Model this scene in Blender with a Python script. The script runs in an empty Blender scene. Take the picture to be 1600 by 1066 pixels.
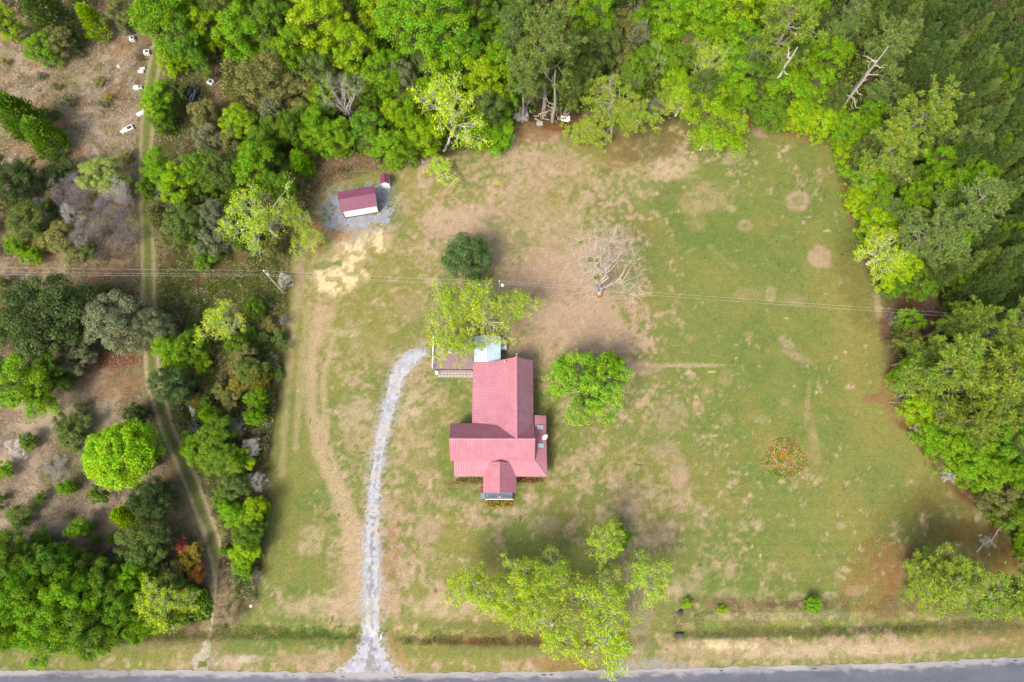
import bpy, math, random
import numpy as np
from mathutils import Vector, Matrix
R = math.radians
scene = bpy.context.scene

# ------------------------------------------------------------------ camera
CAM_H = 105.0
FPX = 24 / 36 * 1600
_d = np.array([-25., -287., -FPX]); _d /= np.linalg.norm(_d); _u = -_d
_ex = np.array([1., 0, 0]); _ex -= _ex @ _u * _u; _ex /= np.linalg.norm(_ex)
_ey = np.cross(_u, _ex)
MW = np.array([_ex, _ey, _u])
cam_d = bpy.data.cameras.new('camera'); cam = bpy.data.objects.new('camera', cam_d)
scene.collection.objects.link(cam)
m = Matrix([list(MW[i]) + [0] for i in range(3)] + [[0, 0, 0, 1]])
m.translation = (0, 0, CAM_H)
cam.matrix_world = m
cam_d.lens = 24; cam_d.sensor_width = 36; cam_d.clip_start = 0.5; cam_d.clip_end = 6000
scene.camera = cam

def P(px, py, z=0.0):
    r = MW @ np.array([px - 800, -(py - 533), -FPX]); t = (CAM_H - z) / -r[2]
    return float(r[0] * t), float(r[1] * t)

def Q(x, y, z=0.0):
    v = np.stack([x, y, np.zeros_like(x) + z - CAM_H], -1) @ MW
    return 800 + FPX * v[..., 0] / -v[..., 2], 533 - FPX * v[..., 1] / -v[..., 2]

# ------------------------------------------------------------------ light
EL = R(52); SX, SY = -0.62, -0.78          # the sun stands to the south-west
w = bpy.data.worlds.new('World'); scene.world = w; w.use_nodes = True
nt = w.node_tree; nt.nodes.clear()
sky = nt.nodes.new('ShaderNodeTexSky'); sky.sky_type = 'NISHITA'; sky.sun_disc = False
sky.sun_elevation = EL; sky.sun_rotation = math.atan2(SX, SY); sky.dust_density = 5.0; sky.ozone_density = 0.4
bg = nt.nodes.new('ShaderNodeBackground'); bg.inputs[1].default_value = 0.15
wo = nt.nodes.new('ShaderNodeOutputWorld')
nt.links.new(sky.outputs[0], bg.inputs[0]); nt.links.new(bg.outputs[0], wo.inputs[0])
sun_d = bpy.data.lights.new('sun', 'SUN'); sun = bpy.data.objects.new('sun', sun_d)
scene.collection.objects.link(sun)
sun_d.energy = 2.0; sun_d.angle = R(18); sun_d.color = (1.0, 0.94, 0.84)
sun.rotation_euler = Vector((-SX * math.cos(EL), -SY * math.cos(EL), -math.sin(EL))).to_track_quat('-Z', 'Y').to_euler()
sun.location = (0, -60, 90)
vs = scene.view_settings
scene.display_settings.display_device = 'sRGB'
vs.view_transform = 'Standard'; vs.look = 'None'; vs.gamma = 1.0; vs.exposure = 0.95
vs.use_curve_mapping = False
scene.cycles.max_bounces = 6; scene.cycles.diffuse_bounces = 3; scene.cycles.transmission_bounces = 3
KE = 1.95                                   # how much brighter than its albedo a lit surface shows

# ------------------------------------------------------------------ helpers
COL = scene.collection
def lin(r, g, b, k=None):
    k = KE if k is None else k
    f = lambda c: ((c / 255 + .055) / 1.055) ** 2.4 if c > 10 else c / 255 / 12.92
    return (f(r) / k, f(g) / k, f(b) / k)

def tag(o, label=None, cat=None, group=None, kind=None):
    if label: o['label'] = label
    if cat: o['category'] = cat
    if group: o['group'] = group
    if kind: o['kind'] = kind
    return o

def empty(name, loc=(0, 0, 0), rz=0, sc=None):
    o = bpy.data.objects.new(name, None); COL.objects.link(o)
    o.location = loc; o.rotation_euler = (0, 0, rz); o.empty_display_size = .3
    if sc is not None: o.scale = sc
    return o

def link(name, me, parent=None):
    o = bpy.data.objects.new(name, me); COL.objects.link(o)
    if parent is not None: o.parent = parent
    return o

def np_mesh(name, V, Fq, mat, smooth=False, cols=None):
    """V (n,3); Fq = (m,k) int array, or list of such arrays"""
    me = bpy.data.meshes.new(name)
    Fl = Fq if isinstance(Fq, list) else [Fq]
    Fl = [f for f in Fl if len(f)]
    me.vertices.add(len(V)); me.vertices.foreach_set('co', np.asarray(V, np.float32).ravel())
    nl = sum(f.size for f in Fl); npoly = sum(len(f) for f in Fl)
    me.loops.add(nl); me.loops.foreach_set('vertex_index', np.concatenate([f.ravel() for f in Fl]).astype(np.int32))
    tot = np.concatenate([np.full(len(f), f.shape[1]) for f in Fl]).astype(np.int32)
    st = np.concatenate([[0], np.cumsum(tot)[:-1]]).astype(np.int32)
    me.polygons.add(npoly); me.polygons.foreach_set('loop_start', st); me.polygons.foreach_set('loop_total', tot)
    if smooth: me.polygons.foreach_set('use_smooth', np.ones(npoly, bool))
    if cols is not None:
        a = me.color_attributes.new('Col', 'FLOAT_COLOR', 'POINT')
        c = np.ones((len(V), 4), np.float32); c[:, :3] = cols; a.data.foreach_set('color', c.ravel())
    me.update(calc_edges=True); me.validate()
    if mat is not None: me.materials.append(mat)
    return me

class MB:
    """collects simple solids into one mesh"""
    def __init__(s): s.v = []; s.f = []
    def add(s, vs, fs):
        n = len(s.v); s.v += [tuple(map(float, v)) for v in vs]; s.f += [tuple(i + n for i in f) for f in fs]
    def box(s, c, d, rz=0, bev=0):
        cx, cy, cz = c; a, b, h = d[0] / 2, d[1] / 2, d[2] / 2
        co, si = math.cos(rz), math.sin(rz)
        def t(x, y, z): return (cx + x * co - y * si, cy + x * si + y * co, cz + z)
        if bev > 0:
            e = bev
            rings = [(-h, a - e, b - e), (-h + e, a, b), (h - e, a, b), (h, a - e, b - e)]
            vs = []
            for z, p, q in rings:
                k = min(e, p * .5, q * .5)
                vs += [t(-p + k, -q, z), t(p - k, -q, z), t(p, -q + k, z), t(p, q - k, z), t(p - k, q, z), t(-p + k, q, z), t(-p, q - k, z), t(-p, -q + k, z)]
            fs = [tuple(range(7, -1, -1)), tuple(range(24, 32))]
            for r in range(3):
                for i in range(8):
                    j = (i + 1) % 8; fs.append((r * 8 + i, r * 8 + j, r * 8 + 8 + j, r * 8 + 8 + i))
            s.add(vs, fs); return s
        vs = [t(x, y, z) for z in (-h, h) for x, y in ((-a, -b), (a, -b), (a, b), (-a, b))]
        s.add(vs, [(3, 2, 1, 0), (4, 5, 6, 7), (0, 1, 5, 4), (1, 2, 6, 5), (2, 3, 7, 6), (3, 0, 4, 7)]); return s
    def tube(s, pts, rad, k=8, cap=True):
        pts = [Vector(p) for p in pts]
        rad = rad if isinstance(rad, (list, tuple)) else [rad] * len(pts)
        vs = []; fs = []
        for i, p in enumerate(pts):
            d = (pts[min(i + 1, len(pts) - 1)] - pts[max(i - 1, 0)]).normalized()
            a = d.cross(Vector((0, 0, 1)) if abs(d.z) < .9 else Vector((1, 0, 0))).normalized(); b = d.cross(a)
            for j in range(k):
                t = 2 * math.pi * j / k; vs.append(p + (a * math.cos(t) + b * math.sin(t)) * rad[i])
        for i in range(len(pts) - 1):
            for j in range(k):
                q = (j + 1) % k; fs.append((i * k + j, i * k + q, i * k + k + q, i * k + k + j))
        if cap: fs.append(tuple(range(k))[::-1]); fs.append(tuple(range((len(pts) - 1) * k, len(pts) * k)))
        s.add(vs, fs); return s
    def prism(s, poly, off):
        """poly: planar list of 3D points, extruded by vector off"""
        n = len(poly); o = Vector(off)
        vs = [Vector(p) for p in poly] + [Vector(p) + o for p in poly]
        fs = [tuple(range(n))[::-1], tuple(range(n, 2 * n))] + [(i, (i + 1) % n, n + (i + 1) % n, n + i) for i in range(n)]
        s.add(vs, fs); return s
    def build(s, name, mat, parent=None, smooth=False):
        me = bpy.data.meshes.new(name); me.from_pydata(s.v, [], s.f); me.update()
        import bmesh
        bm = bmesh.new(); bm.from_mesh(me); bmesh.ops.recalc_face_normals(bm, faces=bm.faces); bm.to_mesh(me); bm.free()
        if smooth:
            for p in me.polygons: p.use_smooth = True
        me.materials.append(mat)
        return link(name, me, parent)

# ---- numpy value noise
_rg = np.random.RandomState(7); _lat = _rg.rand(256, 256)
def vnoise(x, y, s=0):
    x = x + s * 17.37; y = y + s * 9.71
    xi = np.floor(x).astype(int); yi = np.floor(y).astype(int)
    fx = x - xi; fy = y - yi; fx = fx * fx * (3 - 2 * fx); fy = fy * fy * (3 - 2 * fy)
    g = lambda i, j: _lat[(xi + i + s * 31) % 256, (yi + j + s * 57) % 256]
    return (g(0, 0) * (1 - fx) + g(1, 0) * fx) * (1 - fy) + (g(0, 1) * (1 - fx) + g(1, 1) * fx) * fy
def fbm(x, y, size, octv=4, s=0):
    a = 0; n = 0; amp = 1.0; f = 1.0 / size
    for o in range(octv):
        a = a + amp * vnoise(x * f, y * f, s + o); n += amp; amp *= .55; f *= 2.07
    return a / n
def sstep(a, b, x):
    t = np.clip((x - a) / (b - a), 0, 1); return t * t * (3 - 2 * t)

# ---- materials
def mat(name, base=(.5, .5, .5), rough=.8, metal=0., noise=0., nscale=3., bump=0., bscale=8., spec=.3, attr=None, objcol=False):
    m = bpy.data.materials.new(name); m.use_nodes = True; t = m.node_tree; N = t.nodes; L = t.links
    b = N['Principled BSDF']; b.inputs['Roughness'].default_value = rough; b.inputs['Metallic'].default_value = metal
    b.inputs['Specular IOR Level'].default_value = spec
    b.inputs['Base Color'].default_value = (*base, 1)
    src = None
    if attr:
        a = N.new('ShaderNodeVertexColor'); a.layer_name = attr; src = a.outputs[0]
    elif objcol:
        a = N.new('ShaderNodeObjectInfo'); src = a.outputs['Color']
    tc = N.new('ShaderNodeTexCoord')
    if noise > 0:
        no = N.new('ShaderNodeTexNoise'); no.inputs['Scale'].default_value = nscale; no.inputs['Detail'].default_value = 6
        no.inputs['Roughness'].default_value = .78
        L.new(tc.outputs['Object'], no.inputs['Vector'])
        mr = N.new('ShaderNodeMapRange'); mr.inputs[1].default_value = .25; mr.inputs[2].default_value = .75
        mr.inputs[3].default_value = 1 - noise; mr.inputs[4].default_value = 1 + noise
        L.new(no.outputs[0], mr.inputs[0])
        vm = N.new('ShaderNodeVectorMath'); vm.operation = 'MULTIPLY'
        if src is not None: L.new(src, vm.inputs[0])
        else: vm.inputs[0].default_value = base
        cx = N.new('ShaderNodeCombineXYZ')
        for i in range(3): L.new(mr.outputs[0], cx.inputs[i])
        L.new(cx.outputs[0], vm.inputs[1]); src = vm.outputs[0]
    if src is not None: L.new(src, b.inputs['Base Color'])
    if bump > 0:
        n2 = N.new('ShaderNodeTexNoise'); n2.inputs['Scale'].default_value = bscale; n2.inputs['Detail'].default_value = 5
        L.new(tc.outputs['Object'], n2.inputs['Vector'])
        bp = N.new('ShaderNodeBump'); bp.inputs['Strength'].default_value = bump; bp.inputs['Distance'].default_value = .1
        L.new(n2.outputs[0], bp.inputs['Height']); L.new(bp.outputs[0], b.inputs['Normal'])
    return m

def leaf_mat(name, trans=.38, var=.36, attr=None):
    m = bpy.data.materials.new(name); m.use_nodes = True; t = m.node_tree; N = t.nodes; L = t.links
    N.clear(); out = N.new('ShaderNodeOutputMaterial')
    if attr: a = N.new('ShaderNodeVertexColor'); a.layer_name = attr; src = a.outputs[0]
    else: a = N.new('ShaderNodeObjectInfo'); src = a.outputs['Color']
    g = N.new('ShaderNodeNewGeometry')
    mr = N.new('ShaderNodeMapRange'); mr.inputs[3].default_value = 1 - var; mr.inputs[4].default_value = 1 + var
    L.new(g.outputs['Random Per Island'], mr.inputs[0])
    tc = N.new('ShaderNodeTexCoord'); no = N.new('ShaderNodeTexNoise'); no.inputs['Scale'].default_value = .55
    no.inputs['Detail'].default_value = 3
    L.new(tc.outputs['Object'], no.inputs['Vector'])
    hs = N.new('ShaderNodeHueSaturation')
    m2 = N.new('ShaderNodeMapRange'); m2.inputs[1].default_value = .3; m2.inputs[2].default_value = .7
    m2.inputs[3].default_value = .475; m2.inputs[4].default_value = .522
    L.new(no.outputs[0], m2.inputs[0]); L.new(m2.outputs[0], hs.inputs['Hue'])
    L.new(mr.outputs[0], hs.inputs['Value']); L.new(src, hs.inputs['Color'])
    d = N.new('ShaderNodeBsdfDiffuse'); tr = N.new('ShaderNodeBsdfTranslucent'); gl = N.new('ShaderNodeBsdfGlossy')
    gl.inputs['Roughness'].default_value = .45; gl.inputs['Color'].default_value = (.8, .85, .8, 1)
    mx = N.new('ShaderNodeMixShader'); mx.inputs[0].default_value = trans
    L.new(hs.outputs[0], d.inputs[0]); L.new(hs.outputs[0], tr.inputs[0])
    L.new(d.outputs[0], mx.inputs[1]); L.new(tr.outputs[0], mx.inputs[2])
    m3 = N.new('ShaderNodeMixShader'); m3.inputs[0].default_value = .012
    L.new(mx.outputs[0], m3.inputs[1]); L.new(gl.outputs[0], m3.inputs[2]); L.new(m3.outputs[0], out.inputs[0])
    return m

M_ground = mat('ground_soil_and_grass', attr='Col', rough=.95, noise=.42, nscale=3.6, bump=.7, bscale=6, spec=.05)
M_gravel = mat('gravel', attr='Col', rough=.95, noise=.28, nscale=5.5, bump=.5, bscale=9, spec=.15)
M_asphalt = mat('asphalt', attr='Col', rough=.85, noise=.12, nscale=6, bump=.2, bscale=20, spec=.3)
M_leaf = leaf_mat('leaves'); M_needle = leaf_mat('needles', .25, .4)
M_under = leaf_mat('undergrowth_leaves', .25, .4, attr='Col')
M_bark = mat('bark', objcol=True, rough=.9, noise=.3, nscale=2.5, bump=.3)
M_white = mat('white_paint', (.78, .78, .76), .5, noise=.05, nscale=1.5)
M_siding = mat('pale_siding', (.62, .60, .55), .6, noise=.06, nscale=2)
M_glass = mat('window_glass', (.04, .05, .06), .12, spec=.6)
M_wood = mat('weathered_wood', (.30, .23, .18), .85, noise=.25, nscale=4)

# ------------------------------------------------------------------ ground
DITCH = [(-60, 996), (160, 992), (400, 988), (470, 990), (545, 992), (575, 992)], [(625, 994), (760, 1000), (900, 1000), (985, 1000)], [(1062, 991), (1200, 985), (1400, 978), (1660, 972)]
DW = [[P(*p) for p in l] for l in DITCH]
def seg_d(X, Y, pts):
    best = np.full(X.shape, 1e9); tt = np.zeros(X.shape); acc = 0.
    L = [math.dist(pts[i], pts[i + 1]) for i in range(len(pts) - 1)]
    for i in range(len(pts) - 1):
        ax, ay = pts[i]; bx, by = pts[i + 1]; l2 = L[i] ** 2
        t = np.clip(((X - ax) * (bx - ax) + (Y - ay) * (by - ay)) / l2, 0, 1)
        d = np.hypot(X - ax - t * (bx - ax), Y - ay - t * (by - ay)); mk = d < best
        best = np.where(mk, d, best); tt = np.where(mk, acc + t * L[i], tt); acc += L[i]
    return best, tt
def hz(X, Y):
    z = np.zeros(np.shape(X))
    for l in DW:
        d, _ = seg_d(X, Y, l); z = z - .42 * np.exp(-(d / .85) ** 2)
    return z
def hz1(x, y): return float(hz(np.array([x]), np.array([y]))[0])

def poly_in(px, py, poly):
    ins = np.zeros(px.shape, bool); n = len(poly)
    for i in range(n):
        x1, y1 = poly[i]; x2, y2 = poly[(i + 1) % n]
        if y1 == y2: continue
        c = ((y1 > py) != (y2 > py)) & (px < (x2 - x1) * (py - y1) / (y2 - y1) + x1); ins ^= c
    return ins
def blur(a, k):
    for ax in (0, 1):
        for _ in range(2):
            c = np.cumsum(np.concatenate([np.repeat(np.take(a, [0], ax), k + 1, ax), a, np.repeat(np.take(a, [-1], ax), k, ax)], ax), ax)
            n = a.shape[ax]
            a = (np.take(c, range(2 * k + 1, 2 * k + 1 + n), ax) - np.take(c, range(0, n), ax)) / (2 * k + 1)
    return a

YARD = [(470, 395), (456, 400), (450, 500), (436, 620), (424, 730), (412, 850), (403, 945), (372, 975), (340, 1000), (160, 1008), (-400, 1010), (-500, 1500), (2200, 1500), (2200, 900), (1610, 880), (1572, 832), (1490, 742), (1440, 680), (1400, 620), (1388, 560), (1380, 480), (1345, 400), (1330, 310), (1300, 215), (1200, 200), (1160, 182), (1020, 192), (900, 195), (800, 192), (760, 235), (650, 248), (600, 262), (560, 270), (500, 290), (478, 350)]
FIELD = [(-300, 60), (100, 20), (215, 30), (219, 260), (214, 440), (120, 450), (-300, 440)]
DIRTL = [(-300, 560), (130, 545), (225, 560), (240, 640), (300, 740), (335, 860), (330, 915), (240, 880), (120, 860), (-300, 850)]
TRACK = [(250, 60), (243, 92), (233, 150), (228, 230), (229, 330), (232, 430), (233, 520), (240, 600), (262, 670), (297, 750), (328, 830), (347, 900), (350, 945), (340, 985), (325, 1020), (315, 1042)]
DRIVE = [(660, 551, 7), (640, 560, 13), (621, 588, 12), (609, 630, 10), (600, 670, 9.5), (592, 710, 9), (586, 750, 9), (583, 800, 10), (581, 850, 13), (580, 900, 13.5), (580, 950, 14), (581, 985, 13), (580, 1010, 18), (580, 1030, 30), (578, 1048, 52)]

dpts = [P(a, b) for a, b, c_ in DRIVE]
dwid = [abs(P(a + c_, b)[0] - P(a, b)[0]) for a, b, c_ in DRIVE]
dcum = np.concatenate([[0], np.cumsum([math.dist(dpts[i], dpts[i + 1]) for i in range(len(dpts) - 1)])])
tpts = [P(*p) for p in TRACK]

def C(*a): return np.array(lin(*a))
GREEN = C(132, 142, 76); GREEN2 = C(116, 136, 68); YGREEN = C(154, 150, 84); STRAW = C(184, 164, 124); PINK = C(196, 168, 142)
SAND = C(246, 222, 172); PALE = C(205, 185, 150); RED = C(160, 118, 86); DARKB = C(74, 60, 42); LITTER = C(132, 114, 88)
FTAN = C(178, 162, 138); BROOM = C(172, 134, 98); LOWG = C(98, 104, 56); MAROON = C(140, 88, 66)

def ground_colour(X, Y):
    px, py = Q(X, Y)
    wx = (fbm(X, Y, 3, 4, 1) - .5) * 22; wy = (fbm(X, Y, 3, 4, 5) - .5) * 22
    ax, ay = px + wx, py + wy
    n1 = fbm(X, Y, 9, 4, 11); n2 = fbm(X, Y, 2.2, 4, 13); n3 = fbm(X, Y, .7, 3, 17); n4 = fbm(X, Y, 22, 3, 19)
    def lerp(c, col, m): return c * (1 - m[..., None]) + col * m[..., None]
    sh = X.shape
    c = np.zeros(sh + (3,)) + DARKB
    # woodland floor
    c = lerp(c, LITTER, sstep(.4, .62, n2)); c = lerp(c, LOWG, sstep(.5, .66, n1) * .8)
    soft = lambda poly, k: blur(poly_in(ax, ay, poly).astype(float), k)
    fm = soft(FIELD, 3)
    fc = np.zeros(sh + (3,)) + FTAN
    fc = lerp(fc, BROOM, sstep(.46, .60, n2 * .6 + n1 * .4) * .85); fc = lerp(fc, LITTER, sstep(.5, .65, fbm(X, Y, 1.2, 4, 23)) * .8)
    fc = lerp(fc, C(140, 136, 92), sstep(.46, .6, fbm(X, Y, 6, 3, 29)) * .6)
    c = lerp(c, fc, fm)
    dm = soft(DIRTL, 4)
    dc = np.zeros(sh + (3,)) + C(164, 146, 124); dc = lerp(dc, C(186, 168, 142), sstep(.45, .62, n2)); dc = lerp(dc, C(124, 120, 78), sstep(.46, .60, n1) * .8)
    c = lerp(c, dc, dm)
    um = soft([(250, 400), (455, 400), (448, 560), (380, 600), (250, 540), (238, 470)], 4)
    uc = np.zeros(sh + (3,)) + C(104, 100, 56); uc = lerp(uc, C(134, 108, 78), sstep(.5, .62, n2)); uc = lerp(uc, C(84, 92, 44), sstep(.5, .62, n1) * .7)
    c = lerp(c, uc, um)
    # the lawn
    ym = blur(poly_in(px + wx * .35, py + wy * .35, YARD).astype(float), 2)
    bias = np.zeros(sh)
    for bx, by, rx, ry, s in [(860, 450, 190, 170, .30), (700, 310, 130, 80, .16), (930, 540, 130, 90, .16), (640, 740, 90, 170, .13), (920, 780, 150, 130, .14), (640, 880, 80, 120, .14),
                              (560, 860, 50, 120, .15), (520, 640, 50, 150, .08), (500, 360, 80, 90, .12), (820, 250, 160, 70, .10), (1060, 260, 120, 60, .12), (1050, 740, 90, 130, .13),
                              (700, 1040, 600, 22, .2), (1300, 1010, 300, 22, .3), (760, 820, 120, 60, .04), (1260, 880, 200, 150, .02), (480, 950, 90, 20, .22), (700, 950, 100, 25, .2),
                              (1130, 400, 120, 100, -.10), (1180, 600, 150, 160, -.12), (460, 740, 45, 200, -.09), (780, 880, 130, 60, -.16), (650, 780, 30, 30, -.05), (1100, 350, 60, 60, -.1), (740, 1030, 180, 22, -.05), (1270, 940, 300, 22, -.02)]:
        bias += s * np.exp(-((px - bx) / rx) ** 2 - ((py - by) / ry) ** 2)
    g = np.zeros(sh + (3,)) + GREEN
    g = lerp(g, GREEN2, sstep(.42, .62, n1 * .6 + n2 * .4) * .75)
    g = lerp(g, YGREEN, sstep(.45, .65, n4) * .7)
    g = lerp(g, C(158, 146, 84), sstep(.48, .66, fbm(X, Y, 4.5, 4, 41)) * .40)
    s_ = n1 * .28 + n2 * .34 + n3 * .38 + bias * .85 + (fbm(X, Y, .35, 2, 49) - .5) * .22 - .035
    g = lerp(g, STRAW, sstep(.51, .68, s_) * .8)
    g = lerp(g, PINK, sstep(.64, .80, s_ + (fbm(X, Y, 14, 2, 47) - .5) * .3) * .8)
    g = lerp(g, PALE, sstep(.64, .78, n3 * .6 + n2 * .4 + bias * .3) * .5)
    # mower stripes: along x in the south and middle lawn, along y in the west strip
    st = np.sin(Y * 3.3 + np.sin(X * .05) * 2) * .5 + np.sin(Y * 7.1) * .3
    wst = np.sin(X * 4.1 + np.sin(Y * .08) * 2) * .5 + np.sin(X * 9.3) * .35
    wm = sstep(560, 520, px); em = sstep(600, 640, px) * sstep(700, 780, py)
    g = g * (1 + .065 * (wst * wm * .7 + st * em))[..., None]
    g = g * (1.02 + .0 * g)
    c = lerp(c, g, ym)
    # patches: (px,py,rx,ry,angle,colour,strength,edge noise,fine break-up)
    B = [(1247, 314, 17, 16, 0, PINK, .8, .3, .4), (1247, 314, 9, 8, 0, GREEN, .6, .5, .5), (1165, 353, 11, 10, 0, STRAW, .8, .3, .3), (1165, 353, 5, 5, 0, GREEN, .6, .5, .3),
         (1280, 404, 17, 17, 0, PINK, .85, .3, .3), (1106, 308, 34, 22, 10, STRAW, .75, .4, .7), (1050, 262, 40, 22, -10, PALE, .8, .6, .8), (1005, 292, 20, 13, 0, PALE, .7, .6, .6),
         (1148, 245, 22, 10, -20, PALE, .6, .6, .5), (1078, 325, 26, 12, 0, STRAW, .6, .5, .6), (1040, 305, 9, 8, 0, STRAW, .6, .5, .4), (1090, 350, 16, 14, 0, STRAW, .4, .4, .5), (1148, 296, 12, 11, 0, STRAW, .5, .4, .5), (1143, 326, 7, 5, 0, PALE, .5, .4, .2),
         (1110, 385, 8, 5, 30, STRAW, .6, .5, .3), (1125, 400, 14, 4, 40, STRAW, .6, .4, .3), (1143, 414, 12, 4, 25, STRAW, .6, .4, .3), (1078, 392, 10, 3, -30, STRAW, .5, .4, .3),
         (1035, 318, 22, 16, 0, GREEN2, .7, .4, .2), (1035, 290, 40, 12, 0, GREEN2, .7, .5, .2), (1060, 350, 14, 34, -15, GREEN2, .6, .4, .2), (1110, 370, 30, 16, 0, GREEN2, .5, .5, .2), (1150, 400, 40, 40, 0, GREEN2, .35, .5, .2),
         (1065, 571, 75, 3.5, 0, PALE, .6, .3, .4), (1000, 575, 30, 10, 0, PINK, .7, .5, .4), (1092, 640, 10, 11, 0, STRAW, .7, .4, .3), (1046, 645, 26, 26, 0, PINK, .5, .6, .6), (1062, 740, 14, 24, 0, PINK, .75, .4, .4), (1040, 705, 22, 14, 0, PINK, .5, .6, .6), (1062, 785, 10, 12, 0, PINK, .6, .4, .4), (1077, 527, 7, 7, 0, STRAW, .6, .4, .4), (1225, 628, 8, 7, 0, STRAW, .6, .3, .3), (1170, 524, 8, 6, 0, STRAW, .5, .3, .3), (1228, 534, 7, 14, -50, PINK, .6, .3, .3), (1250, 560, 28, 5, 25, PINK, .5, .5, .3), (1262, 630, 4, 40, 5, STRAW, .5, .4, .3), (1272, 690, 6, 40, -8, STRAW, .5, .5, .3), (1134, 590, 12, 14, 0, STRAW, .4, .5, .3), (1106, 612, 10, 9, 0, STRAW, .4, .4, .3), (1135, 655, 9, 9, 0, STRAW, .4, .4, .3),
         (1225, 715, 34, 30, 0, C(190, 166, 112), .5, .6, .6), (1222, 708, 14, 12, 0, C(206, 140, 60), .6, .8, .8), (1235, 725, 12, 12, 0, C(206, 170, 130), .6, .8, .6), (1190, 655, 12, 8, 0, PALE, .3, .6, .5), (1165, 460, 22, 8, 0, STRAW, .4, .5, .4), (1205, 460, 8, 12, 0, PALE, .5, .4, .3), (1245, 470, 22, 10, 20, STRAW, .5, .6, .4),
         (1313, 822, 7, 5, 0, PINK, .6, .3, .2), (1140, 890, 9, 13, 10, PINK, .6, .5, .4), (1090, 895, 16, 8, -20, PALE, .5, .6, .4), (1060, 920, 34, 18, 0, PALE, .45, .6, .6), (1340, 925, 16, 12, 0, PALE, .7, .5, .5), (1296, 932, 12, 7, 0, PALE, .6, .5, .5), (1245, 932, 14, 6, 0, PALE, .5, .5, .5), (1135, 930, 20, 10, 0, PALE, .4, .6, .5),
         (1150, 945, 70, 10, 3, C(150, 120, 92), .7, .6, .6), (1260, 945, 70, 8, 0, C(108, 86, 64), .8, .5, .5), (1230, 962, 150, 6, -1, PALE, .6, .5, .5), (1400, 952, 60, 12, 0, C(150, 118, 84), .6, .6, .6),
         (1290, 1018, 190, 9, -1.5, PALE, .9, .6, .7), (1130, 1008, 60, 8, 0, SAND, .8, .6, .8), (1480, 1005, 90, 9, -3, STRAW, .8, .6, .7), (1560, 990, 80, 20, 0, RED, .35, .6, .6),
         (1250, 988, 200, 9, -1, C(92, 100, 46), .6, .4, .4), (1450, 976, 150, 6, -3, C(88, 88, 42), .6, .4, .4),
         (1400, 885, 34, 42, 30, RED, .8, .6, .5), (1360, 900, 40, 60, 20, C(160, 118, 72), .5, .6, .4), (1425, 840, 70, 60, 40, C(112, 96, 54), .35, .6, .3), (1480, 800, 60, 50, 45, C(112, 92, 56), .45, .5, .3), (1530, 850, 50, 30, 45, C(128, 96, 58), .5, .5, .3), (1580, 900, 40, 50, 0, C(150, 112, 64), .5, .5, .3),  # the darkest brown ovals put the pines' cast shadow into the lawn colour
         (1360, 622, 10, 7, 0, RED, .7, .4, .3), (1390, 600, 14, 40, 10, RED, .75, .5, .4), (1400, 645, 36, 12, 40, RED, .6, .6, .4), (1440, 690, 40, 10, 45, C(118, 84, 62), .8, .5, .3), (1500, 762, 60, 10, 45, C(118, 84, 62), .8, .5, .3), (1565, 845, 40, 8, 60, C(128, 84, 62), .8, .5, .3), (1340, 440, 26, 80, -12, C(116, 112, 62), .5, .5, .3), (1372, 480, 5, 40, -6, PINK, .6, .4, .3), (1320, 280, 9, 60, -8, RED, .7, .5, .3), (1270, 215, 40, 9, 10, C(160, 118, 86), .8, .5, .4), (1190, 205, 16, 10, 0, PINK, .8, .5, .4), (1175, 195, 10, 12, 0, C(160, 110, 84), .7, .4, .3),  # the tall olive oval is forest edge shade painted into the lawn
         (970, 235, 24, 34, 30, RED, .5, .6, .4), (845, 205, 40, 18, 0, RED, .8, .6, .4), (880, 195, 60, 12, 0, C(120, 76, 50), .7, .6, .4), (900, 235, 50, 26, 0, YGREEN, .4, .6, .3), (915, 220, 14, 8, 0, RED, .7, .5, .3), (1020, 220, 60, 30, 0, C(128, 106, 74), .6, .6, .4), (830, 180, 60, 14, 0, DARKB, .8, .6, .3),
         (935, 460, 7, 5, 0, C(190, 60, 40), .9, .3, .1), (835, 270, 14, 20, 0, PINK, .5, .5, .5), (776, 286, 6, 3, 0, C(220, 200, 60), .8, .3, .1),
         (600, 610, 20, 60, 12, C(150, 140, 90), .3, .6, .4), (620, 560, 30, 14, 0, PALE, .3, .6, .4), (640, 640, 22, 34, 0, PALE, .7, .6, .85), (555, 650, 32, 26, 0, PALE, .65, .7, .85), (560, 690, 24, 30, 0, STRAW, .6, .7, .8), (590, 700, 12, 60, 5, STRAW, .6, .5, .5), (540, 520, 26, 6, 0, PALE, .6, .6, .5), (610, 515, 8, 7, 0, PALE, .6, .6, .4), (555, 540, 5, 5, 0, PALE, .7, .4, .3), (650, 690, 30, 40, 0, STRAW, .5, .6, .6), (500, 500, 20, 5, -20, PALE, .6, .6, .4), (575, 545, 26, 22, 0, STRAW, .4, .6, .6),
         (490, 832, 20, 13, 0, PALE, .55, .4, .4), (481, 858, 18, 12, 0, PALE, .55, .4, .4), (668, 830, 18, 18, 0, PINK, .75, .4, .3), (670, 865, 12, 10, 0, PINK, .6, .5, .3), (781, 844, 9, 8, 0, PINK, .7, .3, .3), (745, 815, 12, 14, 0, PINK, .5, .5, .4), (850, 820, 22, 14, 0, PINK, .6, .5, .4), (805, 800, 26, 8, 0, PALE, .55, .6, .5), (690, 950, 40, 12, 0, PALE, .6, .6, .6), (510, 945, 60, 14, -8, PALE, .55, .7, .6), (540, 905, 20, 50, 12, STRAW, .6, .6, .5), (480, 1030, 50, 8, 0, PINK, .5, .6, .5), (505, 1018, 8, 6, 0, PALE, .6, .4, .3), (440, 1020, 7, 5, 0, PALE, .6, .4, .3),
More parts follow.
